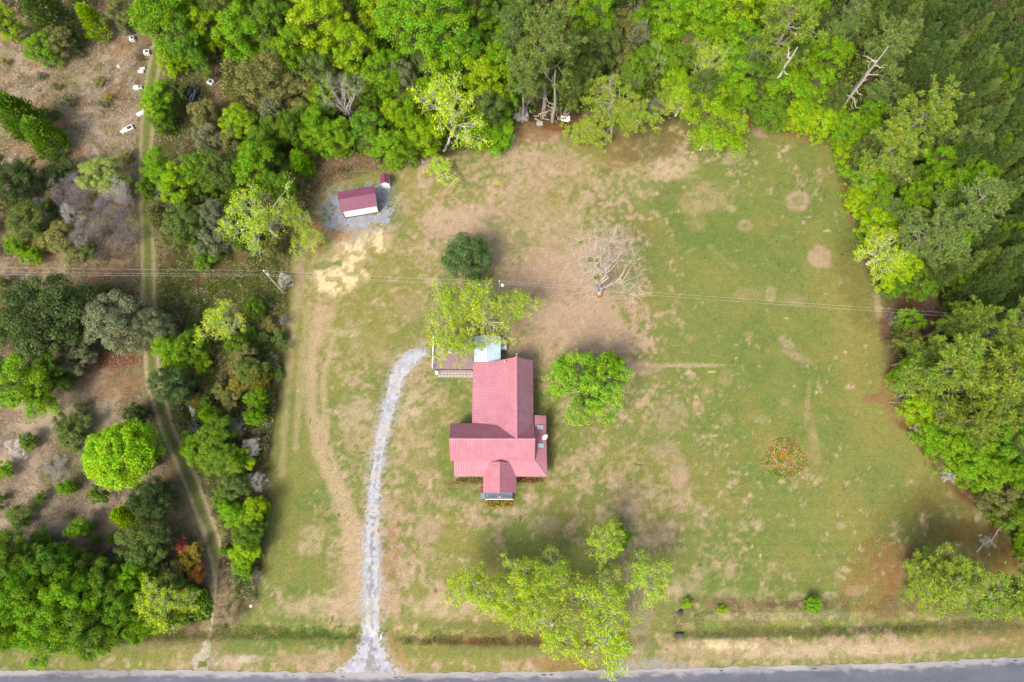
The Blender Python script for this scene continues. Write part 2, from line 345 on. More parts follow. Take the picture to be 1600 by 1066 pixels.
         (610, 870, 14, 60, 4, C(150, 122, 72), .6, .6, .6), (635, 965, 10, 14, 0, GREEN, .6, .5, .2), (620, 1020, 10, 30, -25, C(186, 146, 100), .7, .5, .4), (540, 1025, 10, 40, 25, C(186, 150, 108), .7, .5, .4),
         (525, 432, 42, 27, -8, SAND, 1., .45, .80), (546, 395, 28, 30, 20, SAND, .95, .5, .78), (590, 372, 22, 18, 10, SAND, .95, .6, .75), (570, 355, 8, 16, 0, PALE, .6, .6, .5), (490, 380, 12, 14, 0, C(200, 140, 90), .9, .5, .3), (488, 353, 14, 9, 10, C(200, 140, 95), .9, .4, .2), (530, 365, 24, 12, 10, C(196, 146, 100), .7, .6, .5), (500, 405, 10, 7, 0, PINK, .6, .6, .3), (470, 440, 8, 40, 0, PINK, .6, .5, .3), (510, 465, 20, 8, 0, PALE, .5, .6, .6), (510, 415, 18, 7, -10, GREEN2, .8, .5, .2), (530, 412, 7, 6, 0, GREEN2, .9, .5, .2), (460, 285, 40, 22, 10, C(170, 128, 96), .8, .7, .6), (500, 245, 50, 20, 0, C(150, 118, 90), .9, .6, .5), (590, 250, 50, 14, 0, C(160, 130, 104), .9, .6, .5), (640, 235, 40, 8, 0, C(150, 125, 100), .8, .6, .4), (490, 300, 24, 16, 0, C(120, 104, 74), .6, .6, .5),
         (735, 380, 60, 20, 0, STRAW, .4, .6, .5), (800, 330, 50, 10, 0, PINK, .4, .6, .5), (690, 340, 30, 14, 0, PALE, .4, .6, .5), (850, 415, 25, 25, 0, PINK, .4, .6, .5), (910, 440, 50, 50, 0, PINK, .35, .7, .5), (870, 500, 40, 26, 0, PINK, .4, .7, .5), (640, 480, 25, 20, 0, PINK, .35, .6, .4),
         (775, 345, 30, 10, 0, GREEN, .4, .6, .4), (815, 375, 16, 16, 0, GREEN2, .45, .6, .3), (618, 340, 12, 50, -12, GREEN2, .45, .5, .3), (640, 300, 16, 50, 0, YGREEN, .5, .6, .3),
         (725, 765, 50, 24, 10, GREEN2, .5, .6, .3), (700, 720, 14, 40, 0, GREEN2, .6, .6, .3), (735, 640, 14, 22, 0, GREEN2, .7, .5, .2), (862, 690, 9, 50, 0, C(112, 112, 56), .7, .5, .3), (700, 600, 20, 10, 0, GREEN2, .5, .5, .3), (725, 755, 36, 3, 0, C(150, 84, 60), .9, .3, .5), (828, 751, 24, 3.5, 0, C(150, 84, 60), .9, .3, .5), (780, 787, 22, 6, 0, C(170, 84, 54), .9, .4, .5), (753, 765, 3, 10, 0, C(160, 74, 54), .8, .3, .3),  # house shadow painted in: green in the rear notch, dark strip along the east
         (980, 930, 34, 60, 0, PINK, .5, .6, .5), (1000, 965, 16, 60, 0, C(170, 160, 130), .6, .6, .4), (1020, 1040, 60, 9, 0, C(176, 170, 160), .85, .5, .5), (870, 1035, 60, 16, 0, C(160, 120, 80), .6, .6, .4), (900, 1000, 100, 8, 0, C(120, 92, 62), .7, .6, .5), (700, 1000, 70, 7, 1, C(120, 98, 68), .8, .5, .6), (800, 1003, 80, 7, 0, C(116, 78, 56), .7, .5, .5), (500, 990, 60, 7, 2, C(86, 112, 44), .8, .6, .4), (770, 978, 120, 8, 0, C(104, 118, 56), .6, .5, .4), (425, 984, 30, 5, 0, C(96, 104, 52), .7, .5, .4), (770, 1022, 130, 10, 0, GREEN, .5, .5, .3), (560, 1012, 16, 10, 0, GREEN2, .7, .5, .3),
         (350, 1033, 50, 7, -4, C(214, 200, 180), .8, .5, .6), (325, 1025, 20, 8, -10, C(205, 190, 165), .6, .6, .6), (320, 1000, 20, 40, 20, C(170, 155, 115), .6, .6, .5), (240, 985, 60, 5, 4, C(90, 84, 52), .8, .5, .4), (245, 1010, 60, 8, 0, STRAW, .3, .7, .5), (130, 575, 40, 20, 0, C(140, 84, 60), .7, .6, .3), (170, 565, 60, 14, 0, MAROON, .9, .5, .3), (185, 600, 60, 25, 0, C(168, 128, 92), .6, .6, .5), (280, 700, 30, 60, -25, C(134, 108, 84), .8, .6, .5), (90, 1000, 300, 12, 0, GREEN, .3, .5, .3),
         (1420, 500, 50, 30, 0, C(134, 100, 76), .95, .5, .5), (1400, 515, 26, 30, 0, C(110, 80, 70), .8, .5, .4), (1030, 880, 30, 20, 0, C(150, 150, 80), .3, .6, .4)]
    for bx, by, rx, ry, an, col, s, en, fb in B:
        mk = (np.abs(px - bx) < (rx + ry) * 1.6) & (np.abs(py - by) < (rx + ry) * 1.6)
        if not mk.any(): continue
        a = R(-an); dx = px[mk] - bx; dy = py[mk] - by
        u_ = (dx * math.cos(a) - dy * math.sin(a)) / rx; v_ = (dx * math.sin(a) + dy * math.cos(a)) / ry
        r = np.hypot(u_, v_) + (n2[mk] - .5) * en * 2.2 + (n3[mk] - .5) * en * .9
        wd = .14 + .3 * en
        mm = sstep(1 + wd, 1 - wd, r) * s
        if fb > 0: mm = mm * (1 - fb * (1 - sstep(.40, .54, fbm(X[mk], Y[mk], .9, 3, 61))))
        c[mk] = c[mk] * (1 - mm[:, None]) + col * mm[:, None]
    # worn wheel lanes curving over the west lawn
    for pl, wd, s in [([(500, 480), (487, 560), (487, 640), (500, 710), (535, 790), (552, 850), (556, 930)], 1.0, .85), ([(520, 530), (505, 590), (508, 680), (530, 750), (556, 820), (566, 900), (562, 960)], .6, .75), ([(520, 480), (500, 530), (512, 515)], .8, .6), ([(466, 420), (458, 520), (448, 620), (440, 740)], .5, .4), ([(482, 470), (470, 580), (462, 700)], .5, .5), ([(420, 800), (470, 745)], .6, .0), ([(545, 850), (556, 930), (540, 985)], .8, .4)]:
        d, _ = seg_d(X, Y, [P(*p) for p in pl]); mm = sstep(wd * 1.6, wd * .3, d + (n2 - .5) * .9) * s
        c = lerp(c, C(198, 176, 138), mm)
    for pl_, wd_, cc_, sp_ in ((dpts, .0, C(190, 192, 198), 1.3), (tpts, 1.35, C(160, 146, 114), 1.4)):
        d, t = seg_d(X, Y, pl_); wl = np.interp(t, dcum, dwid) if wd_ == 0 else wd_
        mm = sstep(wl + sp_, wl - .2, d) * sstep(.42, .62, fbm(X, Y, .4, 3, 67)) * .8; c = lerp(c, cc_, mm)
    mm = blur(poly_in(px + wx * .9, py + wy * .9, [(515, 300), (590, 280), (620, 285), (624, 350), (590, 358), (570, 366), (560, 390), (548, 382), (540, 360), (500, 362), (498, 325)]).astype(float), 3) * sstep(.42, .6, fbm(X, Y, .5, 3, 69)) * .75; c = lerp(c, C(170, 172, 178), mm)
    # scattered dark weeds and pale specks on the lawn
    sp = vnoise(X * 1.3, Y * 1.3, 71); c = lerp(c, C(60, 84, 34), sstep(.955, .985, sp) * ym * .7)
    sp = vnoise(X * .9, Y * .9, 83); c = lerp(c, C(226, 214, 140), sstep(.972, .99, sp) * ym * .8)
    c = c * (.86 + .28 * fbm(X, Y, .5, 2, 91))[..., None]
    # far beyond the frame
    return c

def grid_axis(a, b, st):
    core = np.arange(a, b + st / 2, st); g = 0.5 * 1.45 ** np.arange(22); g = np.cumsum(g)
    return np.concatenate([(a - g)[::-1], core, b + g])
gx = grid_axis(-100, 104, .28); gy = grid_axis(-27, 100, .28)
GX, GY = np.meshgrid(gx, gy, indexing='ij')
gc = ground_colour(GX, GY); gz = hz(GX, GY)
_o = np.maximum(np.maximum(-100 - GX, GX - 104), np.maximum(-27 - GY, GY - 100)); _m = sstep(-3, 4, _o)[..., None]
gc = gc * (1 - _m) + C(112, 118, 66) * _m
def grid_faces(nx, ny):
    i = np.arange(nx - 1)[:, None] * ny + np.arange(ny - 1)[None, :]
    return np.stack([i, i + ny, i + ny + 1, i + 1], -1).reshape(-1, 4)
me = np_mesh('ground', np.stack([GX, GY, gz], -1).reshape(-1, 3), grid_faces(len(gx), len(gy)), M_ground, True, gc.reshape(-1, 3))
tag(link('ground', me), 'open lawn and field soil of mown grass, straw patches and leaf litter', 'ground', kind='structure')

def sheet(name, label, x0, x1, y0, y1, st, maskfn, colfn, material, z=.02):
    xs = np.arange(x0, x1, st); ys = np.arange(y0, y1, st); X, Y = np.meshgrid(xs, ys, indexing='ij')
    k = maskfn(X, Y); col = colfn(X, Y)
    V = np.stack([X, Y, hz(X, Y) + z], -1).reshape(-1, 3); F = grid_faces(len(xs), len(ys))
    F = F[k.reshape(-1)[F].all(1)]
    used = np.unique(F); re = np.full(len(V), -1); re[used] = np.arange(len(used))
    me = np_mesh(name, V[used], re[F], material, True, col.reshape(-1, 3)[used])
    return tag(link(name, me), label, name.replace('_', ' '), kind='structure')

def drive_mask(X, Y):
    d, t = seg_d(X, Y, dpts); wd = np.interp(t, dcum, dwid)
    e = (fbm(X, Y, 1.2, 4, 101) - .5) * .7 + (fbm(X, Y, .25, 2, 103) - .5) * .8 - .12
    up = sstep(-6, -14, -t) * .0
    return (d + e * (1 + sstep(40, 60, t) * 1.2) < wd) & ~((fbm(X, Y, .3, 2, 105) > .66) & (d > wd * .72))
def drive_col(X, Y):
    d, t = seg_d(X, Y, dpts); wd = np.interp(t, dcum, dwid)
    c = np.zeros(X.shape + (3,)) + C(200, 202, 210)
    n = fbm(X, Y, .5, 3, 107); c = c * (.66 + .62 * n)[..., None]
    m = sstep(.34, .0, d / wd + (n - .5) * 1.1) * .5 * sstep(12, 24, t) * sstep(58, 50, t); c = c * (1 - m[..., None]) + C(128, 124, 104) * m[..., None]
    m = sstep(.56, .68, fbm(X, Y, 2.2, 3, 111)) * .5; c = c * (1 - m[..., None]) + C(214, 205, 186) * m[..., None]
    m = sstep(.75, 1., d / wd) * .5; c = c * (1 - m[..., None]) + C(196, 180, 150) * m[..., None]
    m = sstep(48, 52, t) * .45; c = c * (1 - m[..., None]) + C(206, 196, 172) * m[..., None]
    return c
sheet('driveway', 'pale grey gravel driveway curving from the road to the deck', -28, -4, -21, 28, .10, drive_mask, drive_col, M_gravel)

PAD = [P(*p) for p in [(524, 303), (585, 290), (612, 288), (616, 345), (590, 350), (578, 352), (566, 362), (560, 384), (553, 380), (552, 355), (540, 354), (520, 360), (505, 352), (508, 325)]]
def pad_mask(X, Y):
    w1 = (fbm(X, Y, 1.3, 4, 121) - .5) * 2.4; w2 = (fbm(X, Y, 1.3, 4, 125) - .5) * 2.4
    return poly_in(X + w1, Y + w2, PAD) & (fbm(X, Y, .4, 3, 127) < .62)
def pad_col(X, Y): return (C(172, 178, 192) * (.72 + .5 * fbm(X, Y, .45, 3, 131))[..., None])
sheet('gravel_pad', 'blue grey gravel pad spread around the maroon roofed shed', -31, -15, 42, 58, .10, pad_mask, pad_col, M_gravel, .015)

def track_mask(X, Y):
    d, t = seg_d(X, Y, tpts); return d + (fbm(X, Y, 1.5, 4, 141) - .5) * 1.3 + (fbm(X, Y, .4, 2, 143) - .5) * .5 < 1.5 + .7 * sstep(.85, .97, t / 130)
def track_col(X, Y):
    d, t = seg_d(X, Y, tpts); tm = t / t.max()
    g = np.zeros(X.shape + (3,)) + C(122, 130, 70); up = sstep(.62, .42, tm)
    rut = np.exp(-((d - .88 + (fbm(X, Y, 2, 2, 147) - .5) * .3) / .36) ** 2) * (1. - .35 * up)
    ed = sstep(1.25, 1.6, d)
    c = g * (1 - rut[..., None]) + C(192, 174, 140) * rut[..., None]
    c = c * (1 - ed[..., None] * .6) + C(150, 134, 104) * ed[..., None] * .6
    m = sstep(.88, .93, tm) * sstep(.45, .6, fbm(X, Y, 1.2, 3, 149)) * .7; c = c * (1 - m[..., None]) + C(205, 195, 175) * m[..., None]
    return c * (.8 + .4 * fbm(X, Y, .5, 3, 151))[..., None]
sheet('dirt_track', 'two rutted grass and dirt track running down through the brush', -85, -40, -22, 96, .17, track_mask, track_col, M_ground, .018)

ROADN = [P(*p) for p in [(-2500, 1062), (-400, 1056), (160, 1051), (400, 1053), (600, 1057), (700, 1056), (900, 1052), (1020, 1050), (1180, 1045), (1300, 1043), (1420, 1040), (1600, 1030), (1900, 1008), (3200, 900)]]
rx_ = np.array([p[0] for p in ROADN]); ry_ = np.array([p[1] for p in ROADN])
RW = 6.2
def road_y(X): return np.interp(X, rx_, ry_)
def road_mesh():
    xs = np.concatenate([np.arange(-300, -72, 4), np.arange(-72, 80, .2), np.arange(80, 300, 4)])
    us = np.concatenate([np.array([-.35, -.15, 0, .1, .25, .4, .6]), np.arange(.8, RW - .3, .3), [RW - .1, RW + .1]])
    X, U = np.meshgrid(xs, us, indexing='ij')
    sm = sum(road_y(X + o) for o in (-3, -1.5, 0, 1.5, 3)) / 5
    fr = (fbm(X, X * 0, .9, 3, 161) - .5) * .55
    Y = sm - U + np.where(U < .05, fr * np.clip(1 - (U + .35) * .6, 0, 1), 0)
    n = fbm(X, U * 3, 1.2, 3, 163)
    c = np.zeros(X.shape + (3,)) + C(112, 116, 130)
    edge = sstep(.75, .05, U + (n - .5) * 1.1); c = c * (1 - edge[..., None] * .85) + C(190, 186, 184) * edge[..., None] * .85
    lane = np.exp(-((U - 1.0) / .35) ** 2) + np.exp(-((U - 2.5) / .35) ** 2)
    c = c * (1 + .10 * lane[..., None]); c = c * (.85 + .3 * fbm(X * .3, U * 2, 1.5, 3, 167))[..., None]
    ck = (np.abs(fbm(X, U, 2.2, 4, 171) - .5) < .004) & (U > .5); c[ck] *= .78
    pt = sstep(.62, .66, fbm(X * .25, U * .5, 1.5, 3, 173)) * .25; c = c * (1 - pt[..., None]) + C(84, 86, 96) * pt[..., None]
    V = np.stack([X, Y, .04 + .03 * np.clip(U, 0, 1) + 0 * X], -1).reshape(-1, 3)
    me = np_mesh('road', V, grid_faces(len(xs), len(us)), M_asphalt, True, c.reshape(-1, 3))
    return link('road', me)
tag(road_mesh(), 'worn blue grey asphalt road with pale ragged edge along the bottom', 'road', kind='structure')
# ------------------------------------------------------------------ trees
def diamonds(c, n, L, Wd, rg, droop=0.):
    """leaf-sized diamond faces at c with normals n, half length L, half width Wd"""
    k = len(c); n = n / (np.linalg.norm(n, axis=1, keepdims=True) + 1e-9)
    a = rg.normal(size=(k, 3)); t = np.cross(n, a); t /= np.linalg.norm(t, axis=1, keepdims=True) + 1e-9
    b = np.cross(n, t); L = np.broadcast_to(L, (k,))[:, None]; Wd = np.broadcast_to(Wd, (k,))[:, None]
    V = np.stack([c - t * L, c + b * Wd + n * .02, c + t * L, c - b * Wd + n * .02], 1).reshape(-1, 3)
    F = np.arange(4 * k).reshape(-1, 4)
    return V, F
def blades(c, d, L, Wd, rg):
    """narrow needle bundles starting at c pointing along d"""
    k = len(c); d = d / (np.linalg.norm(d, axis=1, keepdims=True) + 1e-9)
    a = rg.normal(size=(k, 3)); b = np.cross(d, a); b /= np.linalg.norm(b, axis=1, keepdims=True) + 1e-9
    L = np.broadcast_to(L, (k,))[:, None]; Wd = np.broadcast_to(Wd, (k,))[:, None]
    V = np.stack([c - b * Wd * .5, c + d * L * .5 - b * Wd, c + d * L, c + d * L * .5 + b * Wd], 1).reshape(-1, 3)
    return V, np.arange(4 * k).reshape(-1, 4)

class Wood:
    def __init__(s): s.V = []; s.F = []; s.n = 0
    def limb(s, p0, p1, r0, r1, rg, k=4, seg=3, wob=.12, sag=0.):
        p0 = np.array(p0, float); p1 = np.array(p1, float); L = np.linalg.norm(p1 - p0)
        d = (p1 - p0) / (L + 1e-9); a = np.cross(d, [0, 0, 1.] if abs(d[2]) < .9 else [1., 0, 0]); a /= np.linalg.norm(a); b = np.cross(d, a)
        ts = np.linspace(0, 1, seg + 1); pts = p0 + (p1 - p0) * ts[:, None]
        off = rg.normal(size=(seg + 1, 2)) * wob * L * np.sin(ts * np.pi)[:, None]
        pts = pts + a * off[:, :1] + b * off[:, 1:]; pts[:, 2] += sag * L * np.sin(ts * np.pi)
        rr = r0 + (r1 - r0) * ts; th = np.arange(k) * 2 * np.pi / k
        ring = a * np.cos(th)[:, None] + b * np.sin(th)[:, None]
        V = (pts[:, None] + ring[None] * rr[:, None, None]).reshape(-1, 3)
        i = np.arange(seg)[:, None] * k + np.arange(k)[None]; j = np.arange(seg)[:, None] * k + (np.arange(k)[None] + 1) % k
        s.V.append(V); s.F.append(np.stack([i, j, j + k, i + k], -1).reshape(-1, 4) + s.n); s.n += len(V)
        return pts
    def mesh(s, name): return np_mesh(name, np.concatenate(s.V), np.concatenate(s.F), M_bark, True)

def skeleton(seed, Rr, H, zf, ncl, kmain=6, rt=.28, lobes=.25, bottom=.35, flat=.6, tw=0, twl=1.2, twr=.02, sub=0, lean=(0, 0), boughs=0, skirt=0):
    """trunk, main limbs, branches; returns wood and the branch tips"""
    rg = np.random.RandomState(seed); W = Wood()
    ph = rg.rand(4) * 6.28
    a = rg.rand(ncl) * 2 * np.pi; rr = np.sqrt(rg.rand(ncl)) * .97
    lobe = 1 + lobes * (.5 * np.sin(2 * a + ph[0]) + .4 * np.sin(3 * a + ph[1]) + .35 * np.sin(5 * a + ph[2]))
    rad = rr * Rr * lobe * .92
    top = np.sqrt(np.clip(1 - rr ** 2, 0, 1)) ** flat
    zb = zf + (H - zf) * (.12 + .2 * rr)
    u = rg.rand(ncl); u = np.where(rg.rand(ncl) < bottom, u, 1 - u ** 2 * .25)
    z = zb + (H - zb) * top * u * (1 - .16 * rg.rand(ncl))
    C_ = np.stack([rad * np.cos(a) + lean[0], rad * np.sin(a) + lean[1], z], 1)
    if boughs:      # billowing: clumps sit on the domes of a dozen boughs
        top_i = np.where(z > np.median(z) * .8)[0]; bi = [int(top_i[np.argmin(rr[top_i])])]; dd_ = np.linalg.norm(C_ - C_[bi[0]], axis=1)
        for _ in range(boughs - 1): j = int(np.argmax(dd_ * (.85 + .3 * rg.rand(ncl)))); bi.append(j); dd_ = np.minimum(dd_, np.linalg.norm(C_ - C_[j], axis=1))
        B_ = C_[bi]; own = rg.randint(0, boughs, ncl); br = Rr * (.27 + .17 * rg.rand(boughs)) * min(1.2, 12 / boughs) ** .5
        d_ = rg.normal(size=(ncl, 3)); d_[:, 2] = np.abs(d_[:, 2]) * .9 - .25; d_ /= np.linalg.norm(d_, axis=1, keepdims=True)
        C_ = B_[own] * np.array([.93, .93, 1]) + d_ * br[own][:, None] * np.array([1, 1, .72]) * (.75 + .3 * rg.rand(ncl))[:, None]
        C_[:, 2] = np.minimum(C_[:, 2], H)
        if skirt:
            k_ = int(ncl * skirt); aa = a[:k_]; q_ = Rr * lobe[:k_] * (.45 + .42 * rg.rand(k_)); C_[:k_] = np.stack([q_ * np.cos(aa), q_ * np.sin(aa), .7 + H * .38 * rg.rand(k_)], 1)
        rr = np.hypot(C_[:, 0], C_[:, 1]) / Rr
    # main limbs: farthest points first
    idx = [int(np.argmax(rr))]
    dd = np.linalg.norm(C_[:, :2] - C_[idx[0], :2], axis=1)
    for _ in range(kmain - 1):
        j = int(np.argmax(dd)); idx.append(j); dd = np.minimum(dd, np.linalg.norm(C_[:, :2] - C_[j, :2], axis=1))
    fork = np.array([lean[0] * .4, lean[1] * .4, zf]); W.limb((0, 0, -.2), fork, rt * 1.25, rt * .85, rg, 8, 4, .03)
    own = np.argmin(np.linalg.norm(C_[:, None, :] - C_[idx][None], axis=2), 1)
    for m_ in range(kmain):
        mem = np.where(own == m_)[0]
        if not len(mem): continue
        cen = C_[mem].mean(0); anchor = fork + (cen - fork) * .62; anchor[2] += .06 * H * rg.rand()
        pts = W.limb(fork, anchor, rt * .62, rt * .3, rg, 6, 4, .07, .06)
        for j in mem:
            q = pts[2 + rg.randint(0, 3)]; W.limb(q, C_[j], rt * .2, rt * .06, rg, 4, 3, .08, .03)
    tips = [C_]
    if tw:
        k = ncl * tw; base = np.repeat(C_, tw, 0); d = base - np.array([lean[0], lean[1], zf]); d /= np.linalg.norm(d, axis=1, keepdims=True)
        d = d + rg.normal(size=(k, 3)) * .75; d[:, 2] += .15; d /= np.linalg.norm(d, axis=1, keepdims=True)
        e = base + d * twl * (.5 + .7 * rg.rand(k))[:, None]
        for i in range(k): W.limb(base[i], e[i], twr, twr * .5, rg, 3, 2, .1)
        tips.append(e)
        if sub:
            k2 = k * sub; b2 = np.repeat(e * .6 + base * .4, sub, 0); d2 = np.repeat(d, sub, 0) + rg.normal(size=(k2, 3)) * .6
            d2 /= np.linalg.norm(d2, axis=1, keepdims=True); e2 = b2 + d2 * twl * .6 * (.5 + .6 * rg.rand(k2))[:, None]
            Lp = (e2 - b2); s_ = np.cross(Lp, rg.normal(size=(k2, 3))); s_ /= np.linalg.norm(s_, axis=1, keepdims=True); s_ *= twr * .6
            V = np.stack([b2 - s_, b2 + s_, e2 + s_ * .4, e2 - s_ * .4], 1).reshape(-1, 3)
            W.V.append(V); W.F.append(np.arange(4 * k2).reshape(-1, 4) + W.n); W.n += len(V); tips.append(e2)
    return W, tips, rg

def puff(rg, C_, n, r, zc, size, up=.5, flatz=.62, asp=.62):
    """n leaves spread over an uneven cap round each clump centre"""
    k = len(C_) * n; base = np.repeat(C_, n, 0); rad = np.repeat(r * (.65 + .7 * rg.rand(len(C_))), n)
    d = rg.normal(size=(k, 3)); d[:, 2] = d[:, 2] * .8 + up; d /= np.linalg.norm(d, axis=1, keepdims=True)
    rr = rad * (.35 + .75 * rg.rand(k) ** .6)
    p = base + d * rr[:, None] * np.array([1, 1, flatz])
    nn = d * .75 + rg.normal(size=(k, 3)) * .45 + np.array([0, 0, .7])
    s = size * (.6 + .7 * rg.rand(k))
    return diamonds(p, nn, s, s * asp, rg)

LIB = {}
def proto(kind, i):
    key = (kind, i)
    if key in LIB: return LIB[key]
    sd = 100 + i * 37 + sum(map(ord, kind))
    if kind == 'broad':       # unit tree: R 5, H 10
        W, t, rg = skeleton(sd, 4.3, 10, 2.0, 260, 7, .26, .36, .3, boughs=19, skirt=.2)
        V, F = puff(rg, t[0], 92, .72, 0, .12)
    elif kind == 'broadl':
        W, t, rg = skeleton(sd, 4.4, 10, 2.6, 420, 9, .24, .34, .3, boughs=30, skirt=.12)
        V, F = puff(rg, t[0], 92, .52, 0, .080)
    elif kind == 'round':     # one dense bright young tree, pointed leaf tufts
        W, t, rg = skeleton(sd, 4.4, 10, 1.6, 420, 7, .25, .10, .25, skirt=.12)
        V, F = puff(rg, t[0], 70, .55, 0, .15, .6, .8, .35)
    elif kind == 'sparse':
        W, t, rg = skeleton(sd, 4.6, 10, 2.6, 62, 6, .30, .55, .5, .6, tw=9, twl=1.3, twr=.03)
        V, F = puff(rg, t[1], 10, .42, 0, .108, .3, .8, .7)
        V2, F2 = puff(rg, t[0], 9, .6, 0, .11, .3, .8, .7); F = np.concatenate([F, F2 + len(V)]); V = np.concatenate([V, V2])
    elif kind == 'bare':
        W, t, rg = skeleton(sd, 4.3, 9, 1.6, 34, 6, .21, .3, 0, .45, tw=6, twl=2.0, twr=.011, sub=4)
        V, F = puff(rg, t[0][:5], 50, .28, 0, .1)
    elif kind == 'greybrush':
        W, t, rg = skeleton(sd, 4.2, 8, .8, 46, 9, .12, .4, .6, .5, tw=14, twl=1.5, twr=.018, sub=9)
        V, F = None, None
    elif kind == 'dark':
        W, t, rg = skeleton(sd, 4.3, 8.5, 1.2, 270, 7, .24, .14, .3, .7, boughs=26, skirt=.15)
        V, F = puff(rg, t[0], 80, .68, 0, .11)
    elif kind == 'shrub':
        W, t, rg = skeleton(sd, 4.3, 8, .8, 110, 7, .12, .5, .35, .6, boughs=9)
        V, F = puff(rg, t[0], 80, .95, 0, .19, .5, .8)
    elif kind == 'yard':      # lopsided open crowned yard tree
        W, t, rg = skeleton(sd, 4.5, 10, 2.6, 250, 8, .24, .6, .5, boughs=17, tw=1, twl=1.0, twr=.03)
        V, F = puff(rg, t[0], 62, .55, 0, .10); V2, F2 = puff(rg, t[1], 30, .42, 0, .10); F = np.concatenate([F, F2 + len(V)]); V = np.concatenate([V, V2])
    elif kind == 'feather':   # upright plumy young tree
        rg = np.random.RandomState(sd); W = Wood(); W.limb((0, 0, -.2), (0, 0, 9.2), .2, .04, rg, 6, 5, .01)
        n = 150; z = 1 + 8.6 * rg.rand(n) ** 1.1; rad = 3.6 * (1 - (z / 10.4) ** 1.5) * (.55 + .5 * rg.rand(n)); a = rg.rand(n) * 6.28
        C_ = np.stack([rad * np.cos(a), rad * np.sin(a), z], 1)
        for j in range(0, n, 2): W.limb((0, 0, max(z[j] - 1.2, .5)), C_[j], .05, .015, rg, 3, 2, .05)
        k = n * 50; base = np.repeat(C_, 50, 0); out = base * np.array([1, 1, 0]); out /= np.linalg.norm(out, axis=1, keepdims=True) + .01
        d = out * .6 + rg.normal(size=(k, 3)) * .45 + np.array([0, 0, .75])
        V, F = blades(base + rg.normal(size=(k, 3)) * .4, d, .5 + .3 * rg.rand(k), .085, rg)
    elif kind == 'pine':      # open crowned old pine: tufted boughs on bare limbs
        rg = np.random.RandomState(sd); W = Wood(); H = 16.
        top = np.array([rg.normal() * .6, rg.normal() * .6, H * .93]); tp = W.limb((0, 0, -.2), top, .34, .1, rg, 8, 8, .012)
        nb = 30; cs = []
        for j in range(nb):
            f = .50 + .46 * rg.rand(); z = H * f; a = rg.rand() * 6.28; L = (4.9 * (1 - ((f - .62) / .5) ** 2)) * (.45 + .6 * rg.rand()) * (1 + .3 * math.sin(2 * a + i))
            root = tp[0] + (tp[-1] - tp[0]) * f; e = root + np.array([math.cos(a) * L, math.sin(a) * L, .7 + .8 * rg.rand()])
            pt = W.limb(root, e, .09, .03, rg, 4, 4, .08, .05)
            m_ = max(3, int(L * 1.7))
            for q in range(m_):
                b_ = pt[2 + rg.randint(0, 3)]; c_ = b_ + rg.normal(size=3) * np.array([.9, .9, .35]) + np.array([0, 0, .35])
                W.limb(b_, c_, .03, .012, rg, 3, 1, 0); cs.append(c_)
            cs.append(e)
        for q in range(14): cs.append(top + rg.normal(size=3) * np.array([1.4, 1.4, .5]) + np.array([0, 0, -.2]))
        cs = np.array(cs); n = 74; k = len(cs) * n; base = np.repeat(cs, n, 0)
        d = rg.normal(size=(k, 3)); d[:, 2] = np.abs(d[:, 2]) * .9 - .1; d /= np.linalg.norm(d, axis=1, keepdims=True)
        sc_ = np.repeat(.6 + .55 * rg.rand(len(cs)), n)
        V, F = blades(base + d * (sc_ * .12)[:, None] + rg.normal(size=(k, 3)) * .12, d, sc_ * (.34 + .3 * rg.rand(k)), .05, rg)
    elif kind == 'plant':     # narrow plantation pine, H 13, R 2
        rg = np.random.RandomState(sd); W = Wood(); H = 13.; W.limb((0, 0, -.2), (0, 0, H * .97), .15, .03, rg, 5, 4, .004)
        n = 105; f = .34 + .64 * rg.rand(n) ** .85; a = np.arange(n) * 2.4 + rg.rand(n); L = 2.25 * (1 - ((f - .34) / .7) ** 1.6) * (.5 + .6 * rg.rand(n))
        C_ = np.stack([np.cos(a) * L, np.sin(a) * L, H * f + L * .25], 1)
        for j in range(0, n, 3): W.limb((0, 0, H * f[j]), C_[j], .03, .01, rg, 3, 1, 0)
        k = n * 26; base = np.repeat(C_, 26, 0); d = base * np.array([1, 1, 0]) * .25 + rg.normal(size=(k, 3)) * .5; d[:, 2] = np.abs(d[:, 2]) + .25
        V, F = blades(base + rg.normal(size=(k, 3)) * .16, d, .40 + .3 * rg.rand(k), .052, rg)
    trunk = W.mesh(kind + '_wood')
    crown = np_mesh(kind + '_foliage', V, F, M_needle if kind in ('pine', 'plant', 'feather') else M_leaf) if V is not None else None
    LIB[key] = (trunk, crown); return LIB[key]
RH = dict(yard=(4.9, 10), broadl=(4.7, 10), broad=(4.7, 10), round=(4.7, 10), sparse=(5.2, 10), bare=(5, 9), greybrush=(4.6, 8), dark=(4.8, 8.5), shrub=(4.8, 8), feather=(3.6, 9.8), pine=(5.0, 16), plant=(2.2, 13))
NV = dict(yard=2, broadl=3, broad=5, round=2, sparse=5, bare=2, greybrush=3, dark=3, shrub=4, feather=3, pine=5, plant=6)
TN = dict(limeg=(.235,.45,.006), fresh=(.22,.42,.020), lime=(.27,.43,.006), bright=(.185,.36,.008), green=(.135,.25,.014), mid=(.135,.20,.036), dark=(.072,.118,.026), olive=(.22,.23,.065), yell=(.39,.54,.010), pine=(.17,.25,.055), lpine=(.22,.31,.034), dpine=(.095,.16,.036), grey=(.20,.23,.115), gold=(.32,.27,.035), orange=(.45,.20,.04), red=(.45,.13,.08), emer=(.13,.28,.016), glossy=(.095,.165,.045), pale=(.30,.40,.09), vdark=(.07,.12,.028))
BK = dict(pale=(.52, .49, .44), grey=(.27, .24, .21), brown=(.15, .115, .085), white=(.44, .40, .35), purple=(.20, .17, .18), dk=(.07, .055, .045))
rnd = random.Random(11)
